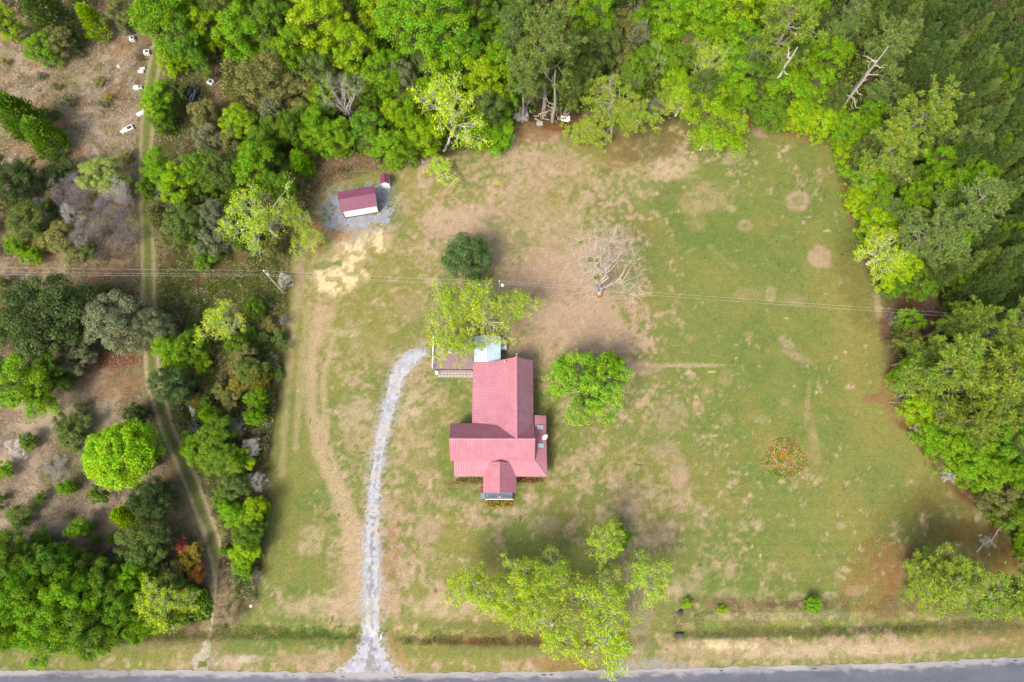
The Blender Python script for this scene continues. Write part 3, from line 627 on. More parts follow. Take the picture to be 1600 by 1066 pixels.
NAMES = dict(yard='broadleaf_tree', broad='broadleaf_tree', round='round_tree', sparse='spring_tree', bare='bare_tree', greybrush='bare_thicket', dark='evergreen_tree', shrub='shrub', feather='feathery_tree', pine='pine_tree', plant='plantation_pine')
CATS = dict(bare='bare tree', greybrush='bare bush', shrub='shrub', pine='pine tree', plant='pine tree')
cnt = {}
placed = []
def inp(x, y, poly): return bool(poly_in(np.array([x], float), np.array([y], float), poly)[0])
def tree(kind, px, py, r, h, tint, label, group=None, bark=None, var=None, jit=.10, rz=None, base=None):
    """crown seen round (px, py) with radius r in the photo, height h in metres"""
    r0, h0 = RH[kind]
    zc = h * (.75 if kind in ('pine', 'plant') else .62)
    if base is None and group is None and kind != 'sparse' and not ('roadside' in label or 'spreading pines' in label or 'leaning out' in label or 'road' in label or 'house' in label or 'yard' in label):
        zf_ = .75 if kind == 'pine' else .62; bx, by = Q(*[np.array(v) for v in P(px, py, h * zf_)])
        if (py < 300 or px > 1300):
            while h > 3.5:
                bx, by = Q(*[np.array(v) for v in P(px, py, h * zf_)])
                if not inp(float(bx), float(by), YARD): break
                h *= .88
            zc = h * zf_
    if base is None: x, y = P(px, py, zc)
    else: x, y = P(*base)
    ax, ay = P(px + r, py, zc); bx, by = P(px - r, py, zc); Rw = math.dist((ax, ay), (bx, by)) / 2
    nm = NAMES[kind]
    if kind == 'broad' and Rw > 5.6: kind = 'broadl'
    cnt[kind] = cnt.get(kind, -1) + 1
    tr, cr = proto(kind, (cnt[kind] if var is None else var) % NV[kind])
    s = Rw / r0
    root = empty(nm, (x, y, hz1(x, y)), rnd.random() * 6.28 if rz is None else rz, (s, s * (1 + rnd.uniform(-.08, .08)), h / h0))
    tag(root, label, CATS.get(kind, 'tree'), group)
    t = link('trunk' if kind not in ('shrub', 'greybrush') else 'stems', tr, root)
    b = BK[bark or ('grey' if kind in ('sparse', 'pine') else 'brown')]; t.color = (*b, 1)
    if cr is not None:
        c = link('crown', cr, root); T = TN[tint]; v = rnd.uniform(1 - jit, 1 + jit); hshift = rnd.uniform(-jit, jit) * .6
        c.color = (T[0] * v * (1 + hshift), T[1] * v, T[2] * v * (1 - hshift), 1)
    placed.append((px, py, r)); return root

T_ = r'''
broad 8 34 22 7 lime|yellow green bushy tree cut by the left edge near the top corner
feather 62 12 34 10 mid|soft blue green feathery tree at the very top left
broad 66 76 24 6 bright|bright green bush crown below the feathery tree in the top left
dark 92 62 24 6 olive|dull dark shrub mass right of the bright bush in the top left field
feather 140 28 20 7 lime|small olive yellow tree alone at the top of the left field
shrub 185 20 24 6 olive|dull olive shrub at the top edge left of the tall bright green tree
broad 252 28 50 13 bright|tall bright green tree overhanging the top end of the grass track
broad 292 68 30 11 emer|deep green crown on the right shoulder of the tall tree by the track
broad 268 92 24 5 lime|low yellow green bush at the foot of the tall tree where the track disappears
broad 246 160 28 7 bright|bright green tree beside the track left of the black trailer
broad 252 188 20 5 green|green bush directly below the bright tree left of the black trailer
dark 272 142 18 6 mid|dark bushy crown between the bright tree and the black trailer
feather 24 176 32 10 green|tall plumy green tree at the left edge of the upper field
feather 62 208 28 8 green|shorter plumy green tree touching the one at the left edge
broad 378 52 40 12 bright|large bright green crown right of the brown gap at the top left
broad 352 14 30 11 mid|muted green crown at the top edge above the large bright crown
dark 395 20 26 12 green|dark green crown on the top edge between two bright crowns
feather 372 124 34 9 olive|dusty olive feathery tree north east of the black trailer
dark 414 128 46 12 olive|wide muted olive crown in the woods left of the pale bare branches
broad 375 196 30 7 lime|glowing yellow green crown below the dusty olive tree
shrub 318 178 22 5 olive|thin olive bush south east of the black trailer
shrub 322 214 20 5 grey|thin grey green bush between track and woods in the upper left
broad 252 268 28 8 bright|bright green crown at the right side of the track across from the grey thicket
broad 280 288 30 8 lime|yellow green crown beside the track east of the grey thicket
broad 232 296 16 6 green|small green bush hugging the right edge of the track
dark 312 268 34 9 green|deep green tree between the track and the sparse spring tree
broad 350 268 28 10 mid|pale bluish green crown above the large sparse tree at left
broad 400 262 34 11 bright|bright green crown just above the large sparse tree at left
broad 438 292 22 9 emer|rich green crown between the large sparse tree and the maroon shed
sparse 408 338 54 12 yell|large open yellow green tree with pale limbs west of the maroon shed
sparse 462 342 28 8 yell|small open yellow green tree reaching toward the gravel pad
sparse 482 378 24 6 yell|low thin yellow green tree at the left of the bare sand patch
feather 248 336 20 6 olive|thin yellowish bush overhanging the track south of the bright crowns
dark 288 348 34 7 mid|blackish green bushy tree right of the track north of the wires
dark 338 336 28 7 grey|grey green bushy tree left of the large sparse tree
shrub 318 400 22 3 green|low green bush just above the wires right of the track
broad 162 276 34 8 pale|pale green half bare tree above the grey thicket in the left field
dark 20 286 40 8 dark|dark shrub mass at the left edge beside the grey thicket
dark 45 345 36 6 mid|dark grey green bush left of the pale dead limbs
broad 26 384 16 4 bright|small bright bush just above the wires at the far left
shrub 52 402 14 3 bright|small green bush touching the wires at the far left
shrub 92 372 26 4 olive|brown green low bush below the pale dead limbs
dark 76 492 72 13 vdark|huge dark green domed tree below the wires at the left
dark 28 510 34 10 dark|dark green side crown at the left edge of the huge domed tree
dark 186 502 50 11 grey|wide grey green tree right of the huge dark domed tree
dark 242 512 32 9 grey|grey green crown leaning over the track below the wires
sparse 350 506 34 8 yell|airy yellow green tree in the brush below the wires
shrub 118 556 28 5 grey|low grey green bush under the huge dark domed tree
broad 38 598 48 10 bright|bright green tree on the left edge beside the red leaf litter
broad 78 580 26 8 green|darker green crown on the right side of the left edge tree
dark 266 602 34 8 glossy|shiny dark green round tree on the right bank of the track
broad 272 548 30 7 bright|bright green bush above the shiny dark round tree
dark 300 542 28 6 green|mid green bush northeast of the shiny dark round tree
shrub 316 566 14 3 lime|tiny lime bush east of the shiny dark round tree
round 194 711 61 12 limeg|round glowing lime green tree left of the dirt track
dark 236 780 36 8 dark|dark blue green tree below the round lime tree
dark 222 716 26 4 vdark|dark low bush hidden behind the round lime tree
dark 212 648 20 4 dark|small dark bush above the round lime tree by the track
dark 224 852 44 8 mid|broad dusky green tree in the litter above the lower left woods
feather 196 806 24 7 lime|thin pale lime tree left of the dark blue green tree
shrub 110 668 26 4 mid|faint grey green bush left of the round lime tree
broad 44 690 14 3 green|little green bush standing alone in the brown litter at left
broad 103 762 13 3 bright|little bright bush in the brown litter below the round lime tree
shrub 152 772 14 4 green|narrow green bush left of the dark blue green tree
broad 124 826 18 4 bright|small bright green tree above the lower left woods
shrub 4 736 14 3 bright|tiny bright bush cut by the left edge
shrub 62 846 20 3 green|dark green bush at the upper rim of the lower left woods
shrub 90 862 16 3 lime|yellow green bush at the upper rim of the lower left woods
shrub 32 806 20 3 mid|dark bush near the left edge above the lower left woods
shrub 290 876 18 3 gold|golden brown shrub beside the lower track
shrub 306 862 13 3 gold|yellow ochre bush right of the golden brown shrub
shrub 284 852 11 3 red|small coral red bush above the golden shrubs
shrub 308 896 12 3 orange|orange brown bush between golden shrubs and the lime tree
dark 262 898 24 4 olive|olive bush behind the airy lime tree in the lower left
sparse 250 936 42 8 yell|airy lime yellow tree above the roadside at lower left
sparse 286 936 24 6 yell|smaller airy lime tree reaching toward the lower track
broad 24 872 38 9 green|green crown at the left edge of the lower left woods
broad 78 884 34 9 emer|leafy mid green crown at the top of the lower left woods
broad 36 932 38 11 bright|bright yellow green crown on the left of the lower left woods
broad 122 930 40 11 bright|bright green crown in the middle of the lower left woods
broad 80 975 46 11 bright|large bright crown low in the lower left woods
broad 172 908 30 9 green|green crown near the top right of the lower left woods
broad 212 896 22 8 bright|bright small crown above the airy lime yellow tree
broad 8 978 40 10 bright|bright crown in the lower left corner of the woods
broad 138 984 40 10 green|green crown at the bottom rim of the lower left woods
broad 192 950 28 9 emer|pale bluish green crown left of the airy lime yellow tree
broad 162 1004 20 5 green|small green crown next to the roadside grass at lower left
broad -30 930 44 11 green|green crown just outside the left edge of the lower woods
broad -40 1000 40 9 bright|bright crown outside the lower left corner
broad 338 672 26 6 green|green crown in the hedge east of the grey pipes
feather 326 650 16 6 lime|yellow green plumy bush right of the long white cabinet
broad 306 700 24 5 bright|bright green bush below the grey pipes
broad 344 714 32 6 green|wide green bush in the hedge midway down the track
shrub 372 722 22 4 lime|yellow green bush mixed with grey twigs in the hedge
dark 366 760 26 5 mid|dark green bush low in the hedge right of the track
feather 400 586 20 5 gold|yellow leaved bush at the lawn edge of the hedge
broad 402 622 16 5 bright|vivid green bush at the lawn edge opposite the long white cabinet
broad 398 650 15 5 bright|pale green bush among grey twigs at the lawn edge
broad 384 556 18 5 olive|olive bush near the lawn edge above the yellow bush
dark 372 540 20 5 green|dark green bush in the brush below the airy tree
broad 392 580 22 6 mid|muted green bush behind the yellow leaved bush
dark 396 480 18 5 green|green bush between utility pole and lawn
broad 399 796 21 5 lime|bright yellow green round bush at the lawn edge low in the hedge
broad 370 806 22 5 bright|bright bush left of the round yellow green bush
broad 388 832 24 5 green|green bush just below the round yellow green bush
broad 384 862 22 5 lime|yellow green bush second from the bottom of the hedge
broad 380 884 17 3.5 bright|green bush at the very bottom of the hedge
dark 352 780 20 4 green|dark green bush at the track side of the lower hedge
shrub 356 620 18 3 olive|olive scrub in the middle of the hedge beside grey logs
shrub 370 600 16 3 gold|yellowish scrub left of the vivid green bush
broad 430 30 32 13 green|deep green crown on the top edge left of the large yellow green crown
broad 500 40 58 15 lime|very large yellow green crown at the top left of the woods
broad 462 82 34 13 bright|green crown below the left side of the large yellow green crown
broad 548 84 40 13 lime|yellow green crown between the two largest crowns at the top
broad 668 46 74 16 bright|the largest rich green crown at the top of the woods
broad 600 16 36 14 lime|yellow green crown on the top edge between the two largest crowns
broad 604 116 34 11 bright|bright green crown below the gap between the two largest crowns
dark 630 124 24 10 grey|soft grey green crown at the lower left of the largest rich crown
broad 728 82 30 12 emer|deep green right shoulder of the largest rich crown
dark 462 146 36 9 olive|olive brown crown left of the pale bare branches
feather 430 176 28 8 grey|grey green plumy tree at the lower left of the top woods
broad 498 178 24 6 green|green crown left of the bare branches in the top woods
bare 538 158 40 10 green|pale bare tree standing in the woods north of the maroon shed
broad 560 122 30 8 green|green crown just above the pale bare tree
broad 524 214 28 7 bright|bright green bush at the woods edge above the maroon shed
broad 572 196 26 7 emer|leafy green bush right of the pale bare tree
broad 606 230 30 7 bright|bright green bush at the woods edge north of the small shed
broad 640 234 20 6 green|green bush at the woods edge left of the leaning tree
broad 618 176 20 7 lime|lime bush in the woods left of the leaning tree
broad 662 208 32 8 lime|yellow green bush directly left of the leaning trunk
dark 584 226 22 6 mid|dull green bush between bright bushes at the woods edge
sparse 708 172 58 12 yell|leaning open tree with pale forked trunk at the woods edge
broad 770 208 34 9 bright|drooping bright green tree where the woods meet the lawn
broad 758 130 38 12 lime|yellow green crown above the drooping bright tree
broad 790 112 36 12 bright|rich green crown left of the big pine
broad 742 22 28 13 green|green crown on the top edge left of the pines
feather 468 252 20 6 bright|bright narrow tree at the lawn corner north west of the shed
broad 412 232 28 8 green|green crown at the lower left corner of the top woods
pine 800 40 36 20 pine|blue green pine crown at the top edge left of the big pine
pine 862 70 58 22 pine|big blue green pine above the stacked wood pile
pine 822 110 36 18 pine|lower left bough crown of pine beside the wood pile
broad 928 28 32 14 bright|light green crown right of the big pine at the top edge
pine 962 158 54 16 lpine|thin yellowish pine with pale trunk at the lawn edge
pine 918 208 34 9 lpine|low open pine drooping over the lawn left of the thin pale trunk
dark 968 50 34 10 olive|thin brownish crown right of the light green crown at the top
dark 916 112 28 8 mid|dark undergrowth tree between the big pine and the thin pine
broad 1020 96 22 9 pale|whitish green crown with large leaves in the upper woods
feather 996 66 26 10 grey|grey feathery tree above the whitish green crown
broad 1046 30 34 12 bright|bright green crown on the top edge right of the brownish crown
broad 1092 34 34 13 bright|fresh green crown on the top edge in the middle of the upper woods
broad 1140 24 38 13 lime|glowing green crown on the top edge left of the tall pines
broad 1160 70 30 11 bright|vivid crown left of the tall pines
broad 1058 100 26 9 green|mid green crown in the middle of the upper woods
sparse 1104 100 36 10 yell|gold tinged open crown in the middle of the upper woods
broad 1062 140 30 8 lime|yellow green crown above the bright tree at the lawn edge
sparse 1066 158 30 7 yell|thin lime tree at the lawn edge left of the bright tree
yard 1110 188 50 9 lime|bright spring tree leaning out over the lawn at the top
sparse 1104 216 26 6 yell|lower thin fringe tree under the bright spring tree over the lawn
broad 1152 116 34 9 bright|rich green crown right of the gold tinged crown
dark 1204 176 32 6 green|dark leafy bush right of the white rubbish heap
dark 1160 150 22 6 bright|green bush directly above the white rubbish heap
pine 1236 44 52 21 lpine|tall pine with grey leaning trunk near the upper right lawn corner
pine 1178 84 22 13 pine|smaller pine crown left of the tall pine trunk
pine 1326 30 26 19 pine|slim pine with thin trunk at the top right of the tall pine
pine 1392 70 46 17 pine|tall pine behind the dead snag
broad 1296 86 30 12 bright|bright lime crown between the tall pine and the dead snag
broad 1268 140 34 9 bright|rich lime crown above the upper right corner of the lawn
broad 1250 180 26 6 lime|yellow green bush touching the top right lawn edge
broad 1288 186 28 6 lime|lime bush exactly at the upper right lawn corner
broad 1334 200 22 5 bright|fresh green bush at the foot of the dead snag
pine 1372 150 26 11 pine|small pine right of the dead snag
pine 1440 178 50 19 lpine|round topped pale pine east of the upper right lawn corner
pine 1396 228 48 17 lpine|wide pale pine with grey limbs by the right lawn edge
broad 1330 206 30 8 bright|green bush between the lawn corner and the wide pale pine
broad 1324 240 24 7 lime|yellow green bush below the lawn corner on the right edge
broad 1352 280 30 8 bright|green crown at the right lawn edge below the wide pale pine
dark 1372 256 24 9 mid|dull crown between wide pale pine and lawn edge
broad 1348 316 26 7 lime|yellow green bush on the right lawn edge
broad 1470 296 34 13 bright|long lime crown rising between pines on the right
broad 1424 320 26 10 bright|bright crown left of the long lime crown on the right
pine 1512 322 50 19 pine|broad grey green pine right of the long lime crown
pine 1446 362 46 17 pine|grey green pine behind the spreading lime tree
broad 1374 350 28 7 lime|thin yellow green tree above the spreading lime tree
sparse 1384 392 44 9 yell|spreading lime yellow tree bulging over the right lawn edge
broad 1402 418 30 7 lime|dense lime crown under the spreading lime yellow tree
dark 1440 446 26 6 green|green bush above the brown brush pocket on the right
dark 1396 450 16 4 emer|small dark green bush left of the brown brush pocket
pine 1502 500 36 14 lpine|pine at the right end of the wires above the big grove
pine 1556 512 50 17 lpine|bright tufted pine at the top of the right hand grove
pine 1490 570 58 19 lpine|large tufted pine in the middle of the right hand grove
pine 1562 590 62 20 lpine|largest tufted pine against the right edge
pine 1446 550 34 15 lpine|tufted pine at the left rim of the right hand grove
pine 1440 608 34 15 lpine|yellow green tufted pine bulging over the lawn on the right
pine 1530 648 46 18 lpine|tufted pine low in the right hand grove
broad 1442 636 28 8 lime|lime bush under the pines at the lawn edge
broad 1472 672 34 9 bright|bright green bush at the lawn edge below the pines
broad 1508 706 34 10 bright|rich green crown at the lawn edge halfway down the grove
broad 1570 690 34 12 emer|deep green crown near the right edge below the pines
broad 1534 734 32 9 bright|green crown above the dark gap at the right edge
broad 1588 742 26 10 bright|bright crown touching the right edge below the deep green crown
pine 1482 640 30 13 lpine|small pine wedged above the bright green bush
broad 1560 776 28 7 olive|olive crown near the right edge above the dead branch
broad 1592 806 28 8 green|green crown on the right edge above the leaning dead branch
broad 1604 850 20 6 bright|small bright crown on the right edge beside the dead branch
pine 1482 908 54 12 lpine|left half of the spreading pines above the road at lower right
pine 1548 922 54 12 lpine|right half of the spreading pines above the road at lower right
pine 1440 905 38 9 lpine|low left bough pine over the reddish straw at lower right
pine 1590 936 30 12 lpine|pine touching the right edge above the road
dark 730 401 44 8 glossy|round glossy dark green tree north of the house
sparse 756 484 50 12 yell|wide airy yellow green tree behind the house roof
sparse 700 486 40 11 yell|left half of the airy yellow green trees shading the deck
sparse 806 482 32 9 yell|right arm of the airy yellow green trees by the utility pole
sparse 700 540 36 8 yell|thin lower tree hanging over the wooden deck
sparse 736 536 26 8 yell|small airy crown spreading over the pale blue roof
yard 917 604 56 10 fresh|large bright green yard tree right of the house
broad 880 576 18 6 fresh|small bright side crown at the upper left of the yard tree
broad 954 572 24 8 bright|deeper green side crown at the upper right of the yard tree
bare 950 386 80 10 green|big bare pale grey tree in the middle of the lawn
sparse 740 912 44 11 yell|leftmost airy tree of the roadside group below the house
sparse 812 906 40 12 yell|airy tree second from the left in the roadside group
sparse 862 890 34 11 yell|airy tree with forked pale top in the middle of the roadside group
sparse 944 850 34 11 yell|tall airy tree at the top of the roadside group
sparse 1004 912 42 11 yell|airy tree on the right side of the roadside group
sparse 926 936 52 12 yell|dense lime tree at the heart of the roadside group
sparse 868 984 42 10 yell|airy tree over the roadside ditch in the group
sparse 944 1000 50 10 yell|lowest airy tree of the group overhanging the road
sparse 842 936 38 9 yell|airy crown bridging the gap left of the lime heart of the roadside group
sparse 776 928 34 9 yell|airy crown between the two leftmost trees of the roadside group
sparse 800 952 34 8 yell|thin airy tree over the dark ditch left of the lime heart
dark 968 840 20 4 emer|dark green round bush hidden beside the tall airy tree
broad 1272 945 12 2.2 bright|small round bright shrub alone on the roadside bank
shrub 1073 943 7 1.2 lime|tiny yellow green shrub above the culvert
shrub 1127 953 7 1 lime|tiny low shrub on the bank between culvert and round shrub
sparse 690 266 24 2.5 yell|low pale limbed fallen tree lying on the lawn below the leaning tree
'''
VARX = {}
for ln in T_.strip().split('\n'):
    a, lab = ln.split('|'); k, x, y, r, h, tn = a.split()
    x, y, r, h = float(x), float(y), float(r), float(h)
    kw = {}
    if k == 'sparse': kw['bark'] = 'pale'
    if k == 'bare': kw['bark'] = 'white'
    if 'big bare pale' in lab: kw['base'] = (936, 459); kw['jit'] = .02; kw['rz'] = .4; h = 13.5
    tree(k, x, y, r, h, tn, lab, **kw)
for x, y, r, h, b, lab in [(118, 300, 34, 5, 'purple', 'purplish grey leafless thicket in the left field'), (176, 330, 34, 5, 'purple', 'grey brown leafless thicket beside the track'), (198, 372, 22, 4, 'purple', 'narrow grey leafless thicket hugging the left of the track'), (140, 366, 28, 5, 'grey', 'pale silvery dead tree top in the left thicket'), (112, 336, 16, 5, 'pale', 'bleached dead tree head left of the silvery one'), (60, 330, 26, 4, 'grey', 'grey twiggy bush amid dark shrubs at the far left'),
                          (186, 300, 24, 6, 'pale', 'fine pale twiggy crown under the pale green half bare tree'), (445, 440, 13, 2, 'pale', 'heap of bare grey branches beside the leaning utility pole'), (446, 500, 10, 1.6, 'purple', 'grey twiggy brush along the lawn edge below the pole'), (392, 700, 16, 3, 'pale', 'pale dead twigs in the hedge beside the lawn'), (402, 752, 15, 3, 'pale', 'tangle of pale dead branches above the round yellow green bush'), (368, 668, 16, 3, 'grey', 'grey dead brushwood in the hedge by the long logs'), (404, 900, 9, 2, 'purple', 'small grey brush at the bottom end of the hedge'), (1540, 846, 9, 2, 'pale', 'pale twiggy dead branch reaching onto the lawn at lower right'), (1480, 744, 10, 2, 'pale', 'pale dead twigs at the lawn edge halfway down the grove'), (1516, 748, 9, 2, 'pale', 'white broken branches below the rich green crown'), (1432, 668, 7, 2, 'pale', 'small bleached branch lying at the right lawn edge'), (1024, 170, 18, 2, 'grey', 'grey brush heap right of the thin pale pine'),
                          (1012, 24, 26, 6, 'grey', 'leafless grey crown at the top edge of the upper woods'), (1400, 500, 18, 2, 'purple', 'mauve brown brush at the left of the brown pocket'), (1440, 494, 22, 2.5, 'brown', 'rust brown brush filling the pocket under the wires'), (815, 183, 14, 1.6, 'pale', 'curved heap of grey sticks left of the wood pile'), (30, 700, 20, 1.2, 'pale', 'scattered pale sticks at the left edge'), (90, 730, 24, 1.2, 'grey', 'flat grey brushwood in the litter left of the round lime tree')]:
    tree('greybrush', x, y, r, h, 'olive', lab, bark=b)

# --- crowns that fill the woods between those trees
ANCH = [(668, 46, 'the largest rich green crown'), (500, 40, 'the very large yellow green crown'), (862, 70, 'the big blue green pine'), (538, 158, 'the pale bare woodland tree'), (708, 172, 'the leaning pale forked tree'), (962, 158, 'the thin yellowish pine'), (1020, 96, 'the whitish large leaved crown'), (1116, 186, 'the spring tree leaning over the lawn'), (1236, 44, 'the tall leaning pine trunk'), (1374, 84, 'the tall dead snag'), (378, 52, 'the large bright crown by the brown gap'), (297, 150, 'the black trailer'), (1092, 34, 'the fresh green top edge crown'), (940, 24, 'the light green top edge crown'), (790, 112, 'the crown left of the pine'), (580, 232, 'the bright bushes above the shed'), (414, 128, 'the wide muted olive crown'), (1160, 167, 'the white rubbish heap'), (1440, 178, 'the round topped pale pine'), (1396, 228, 'the wide pale pine'), (1470, 296, 'the long lime crown'), (1512, 322, 'the broad grey green pine'), (1384, 392, 'the spreading lime yellow tree'), (1420, 500, 'the brown brush pocket'), (1562, 590, 'the largest tufted pine'), (1480, 660, 'the bright bush below the pines'), (1534, 734, 'the crown above the dark gap'), (1446, 550, 'the pine at the grove rim'), (1592, 806, 'the leaning dead branch'),
        (408, 338, 'the large sparse yellow green tree'), (260, 280, 'the bright crowns beside the track'), (350, 506, 'the airy tree in the brush'), (445, 460, 'the left utility pole'), (266, 602, 'the shiny dark round tree'), (301, 641, 'the long white cabinet'), (307, 668, 'the grey pipes'), (399, 796, 'the round yellow green hedge bush'), (366, 672, 'the fallen grey log'), (194, 711, 'the round lime green tree'), (38, 598, 'the left edge bright tree'), (250, 936, 'the airy lime roadside tree'), (80, 975, 'the large low bright crown'), (36, 932, 'the far left bright crown'), (76, 492, 'the huge dark domed tree'), (222, 852, 'the broad dusky green tree'), (236, 780, 'the dark blue green tree'), (24, 176, 'the tall plumy tree'), (66, 76, 'the bright bush at top left'), (219, 177, 'the long white slab'), (118, 300, 'the purplish grey thicket'), (45, 345, 'the dark grey green bush'), (162, 276, 'the pale half bare tree'), (100, 762, 'the little bright litter bush')]
ADJ = dict(green='green', bright='bright green', mid='dull green', olive='olive', emer='deep green', lime='lime', grey='grey green', dark='dark', gold='golden', pine='pine green', dpine='dark')
NOUN = dict(plant='planted pine', broad='leafy tree', shrub='shrub', dark='bushy tree', feather='plumy tree', sparse='open airy tree', pine='small pine', greybrush='bare brush')
USED = set()
for q_ in [(205, 59), (228, 80), (222, 108), (214, 136), (219, 177), (200, 200), (328, 127), (51, 286), (297, 150), (301, 641), (307, 668), (860, 188)]: placed.append((q_[0], q_[1], 9))
def fill_label(kind, tint, x, y, r, zone):
    an = sorted(ANCH, key=lambda q: (q[0] - x) ** 2 + (q[1] - y) ** 2)[:4]
    col = '' if kind == 'greybrush' else ADJ[tint] + ' '
    for q in an:
        dx, dy = x - q[0], y - q[1]
        near_ = 'close ' if math.hypot(dx, dy) < 45 else 'well ' if math.hypot(dx, dy) > 90 else ''
        dr = ['right of', 'up and right of', 'above', 'up and left of', 'left of', 'down and left of', 'below', 'down and right of'][int(round(math.atan2(-dy, dx) / (math.pi / 4))) % 8]
        for sz in ('', ('small ' if r < 19 else 'fuller ')):
            l = f'{sz}{col}{NOUN[kind]} {near_}{dr} {q[2]}'
            if l not in USED and len(l.split()) <= 16: USED.add(l); return l
    return l
def near(x, y, r, f): return any((x - a) ** 2 + (y - b) ** 2 < (f * (r + c)) ** 2 for a, b, c in placed)
def fill(poly, n, kinds, rr, hh, tints, label, group, f=.62, seed=1, keep=None):
    g = random.Random(seed); xs = [p[0] for p in poly]; ys = [p[1] for p in poly]; k = 0
    for _ in range(n * 60):
        if k >= n: break
        x = g.uniform(min(xs), max(xs)); y = g.uniform(min(ys), max(ys)); r = g.uniform(*rr)
        if not inp(x, y, poly) or near(x, y, r, f): continue
        kd = g.choice(kinds); tn = g.choice(tints)
        tree(kd, x, y, r, g.uniform(*hh), tn, label if kd == 'plant' and min(math.hypot(x - q[0], y - q[1]) for q in ANCH) > 105 else fill_label(kd, tn, x, y, r, label), group); k += 1
    return k
fill([(1296, -60), (1720, -60), (1720, 560), (1590, 500), (1470, 440), (1500, 400), (1530, 300), (1470, 140), (1420, 110), (1400, 40), (1340, 60)], 262, ['plant'], (11, 17), (9, 15), ['dpine', 'dpine', 'pine', 'dpine', 'mid'],
     'narrow dark pine deep inside the dense planted stand at the upper right', 'planted pines in the upper right stand', .50, 3)
fill([(1480, 60), (1620, 180), (1620, 480), (1540, 420), (1560, 300)], 12, ['broad'], (14, 22), (8, 10), ['bright', 'green'], 'bright leafy tree showing between the planted pines', 'leafy trees among the planted pines', .30, 5)
fill([(290, -50), (1300, -50), (1300, 170), (1240, 190), (1120, 150), (980, 170), (880, 160), (740, 200), (480, 205), (420, 210), (300, 30)], 110, ['broad', 'broad', 'shrub', 'dark', 'sparse'], (18, 32), (6, 11), ['green', 'bright', 'bright', 'mid', 'olive', 'green', 'lime'],
     'small understory tree filling the woods behind the lawn between larger crowns', 'understory trees of the top woods', .46, 7)
fill([(1330, 190), (1480, 100), (1560, 300), (1520, 430), (1420, 470), (1385, 400), (1345, 330)], 24, ['broad', 'dark', 'pine'], (16, 26), (7, 12), ['green', 'mid', 'bright', 'pine'], 'small tree filling the belt between the right lawn edge and the planted pines', 'belt trees right of the lawn', .5, 9)
fill([(1395, 500), (1720, 480), (1720, 960), (1620, 880), (1575, 800), (1500, 730), (1450, 680), (1420, 600)], 44, ['broad', 'dark', 'broad'], (18, 28), (6, 9), ['green', 'mid', 'bright', 'olive'], 'low leafy tree beneath the tufted pines of the right hand grove', 'understory of the right hand grove', .48, 11)
fill([(-60, 860), (60, 850), (240, 900), (290, 920), (290, 965), (200, 1000), (-60, 1008)], 22, ['broad', 'broad', 'shrub'], (16, 26), (6, 8), ['green', 'bright', 'mid'], 'low crown filling gaps in the lower left roadside woods', 'filler crowns of the lower left woods', .5, 13)
fill([(245, 240), (440, 200), (470, 280), (450, 400), (250, 380)], 16, ['dark', 'broad', 'shrub'], (14, 22), (3, 6), ['mid', 'olive', 'green', 'grey'], 'scrubby bush filling the thicket west of the maroon shed', 'scrub west of the shed', .55, 15)
fill([(262, 505), (440, 500), (440, 560), (415, 720), (395, 900), (360, 900), (310, 730), (250, 580)], 30, ['shrub', 'dark', 'shrub'], (7, 14), (1, 2.2), ['mid', 'olive', 'green', 'olive', 'olive', 'mid', 'gold'], 'low scrub bush in the overgrown strip between track and lawn', 'scrub between the track and the lawn', .5, 17)
fill([(-50, 440), (230, 440), (230, 560), (-50, 640)], 8, ['shrub', 'dark'], (10, 18), (2, 4), ['mid', 'olive'], 'small dull bush around the huge dark domed tree', 'bushes by the domed tree', .6, 19)
fill([(-50, 600), (170, 620), (240, 760), (250, 860), (-50, 850)], 16, ['shrub'], (5, 10), (.8, 2), ['olive', 'mid', 'grey', 'green'], 'small low bush dotted over the brown litter at lower left', 'bushes on the brown litter', .7, 21)
fill([(-50, -40), (200, -40), (215, 100), (200, 250), (-50, 260)], 20, ['shrub'], (5, 12), (.8, 2), ['olive', 'mid', 'grey', 'gold'], 'small low bush dotted over the tan upper left field', 'bushes on the tan field', .7, 23)
fill([(-50, 260), (215, 250), (215, 400), (-50, 410)], 22, ['greybrush', 'dark', 'shrub'], (12, 20), (2, 4), ['mid', 'olive', 'dark'], 'tangled grey green brush of the left thicket', 'brush of the left thicket', .55, 25)
# ------------------------------------------------------------------ house
def roof_mat(name, base, rough=.5):
    m = mat(name, base, rough, noise=.16, nscale=1.1, spec=.35)
    t = m.node_tree; N = t.nodes; L = t.links; b_ = N['Principled BSDF']; src = b_.inputs['Base Color'].links[0].from_socket
    no = N.new('ShaderNodeTexNoise'); no.inputs['Scale'].default_value = .45; no.inputs['Detail'].default_value = 8; no.inputs['Roughness'].default_value = .7
    tc = N.new('ShaderNodeTexCoord'); L.new(tc.outputs['Object'], no.inputs['Vector'])
    cr = N.new('ShaderNodeValToRGB'); cr.color_ramp.elements[0].position = .45; cr.color_ramp.elements[1].position = .7
    cr.color_ramp.elements[0].color = (0, 0, 0, 1); cr.color_ramp.elements[1].color = (.45, .45, .45, 1); L.new(no.outputs[0], cr.inputs[0])
    mx = N.new('ShaderNodeMix'); mx.data_type = 'RGBA'; L.new(cr.outputs[0], mx.inputs[0]); L.new(src, mx.inputs[6])
    mx.inputs[7].default_value = (base[0] * 1.1 + .02, base[1] * 1.3 + .03, base[2] * 1.25 + .03, 1); L.new(mx.outputs[2], b_.inputs['Base Color'])
    return m
M_roof = roof_mat('faded_red_metal_roof', (.335, .135, .170)); M_fade = roof_mat('weathered_pink_metal_roof', (.34, .165, .20)); M_roof2 = roof_mat('maroon_metal_roof', (.150, .040, .080), .35)
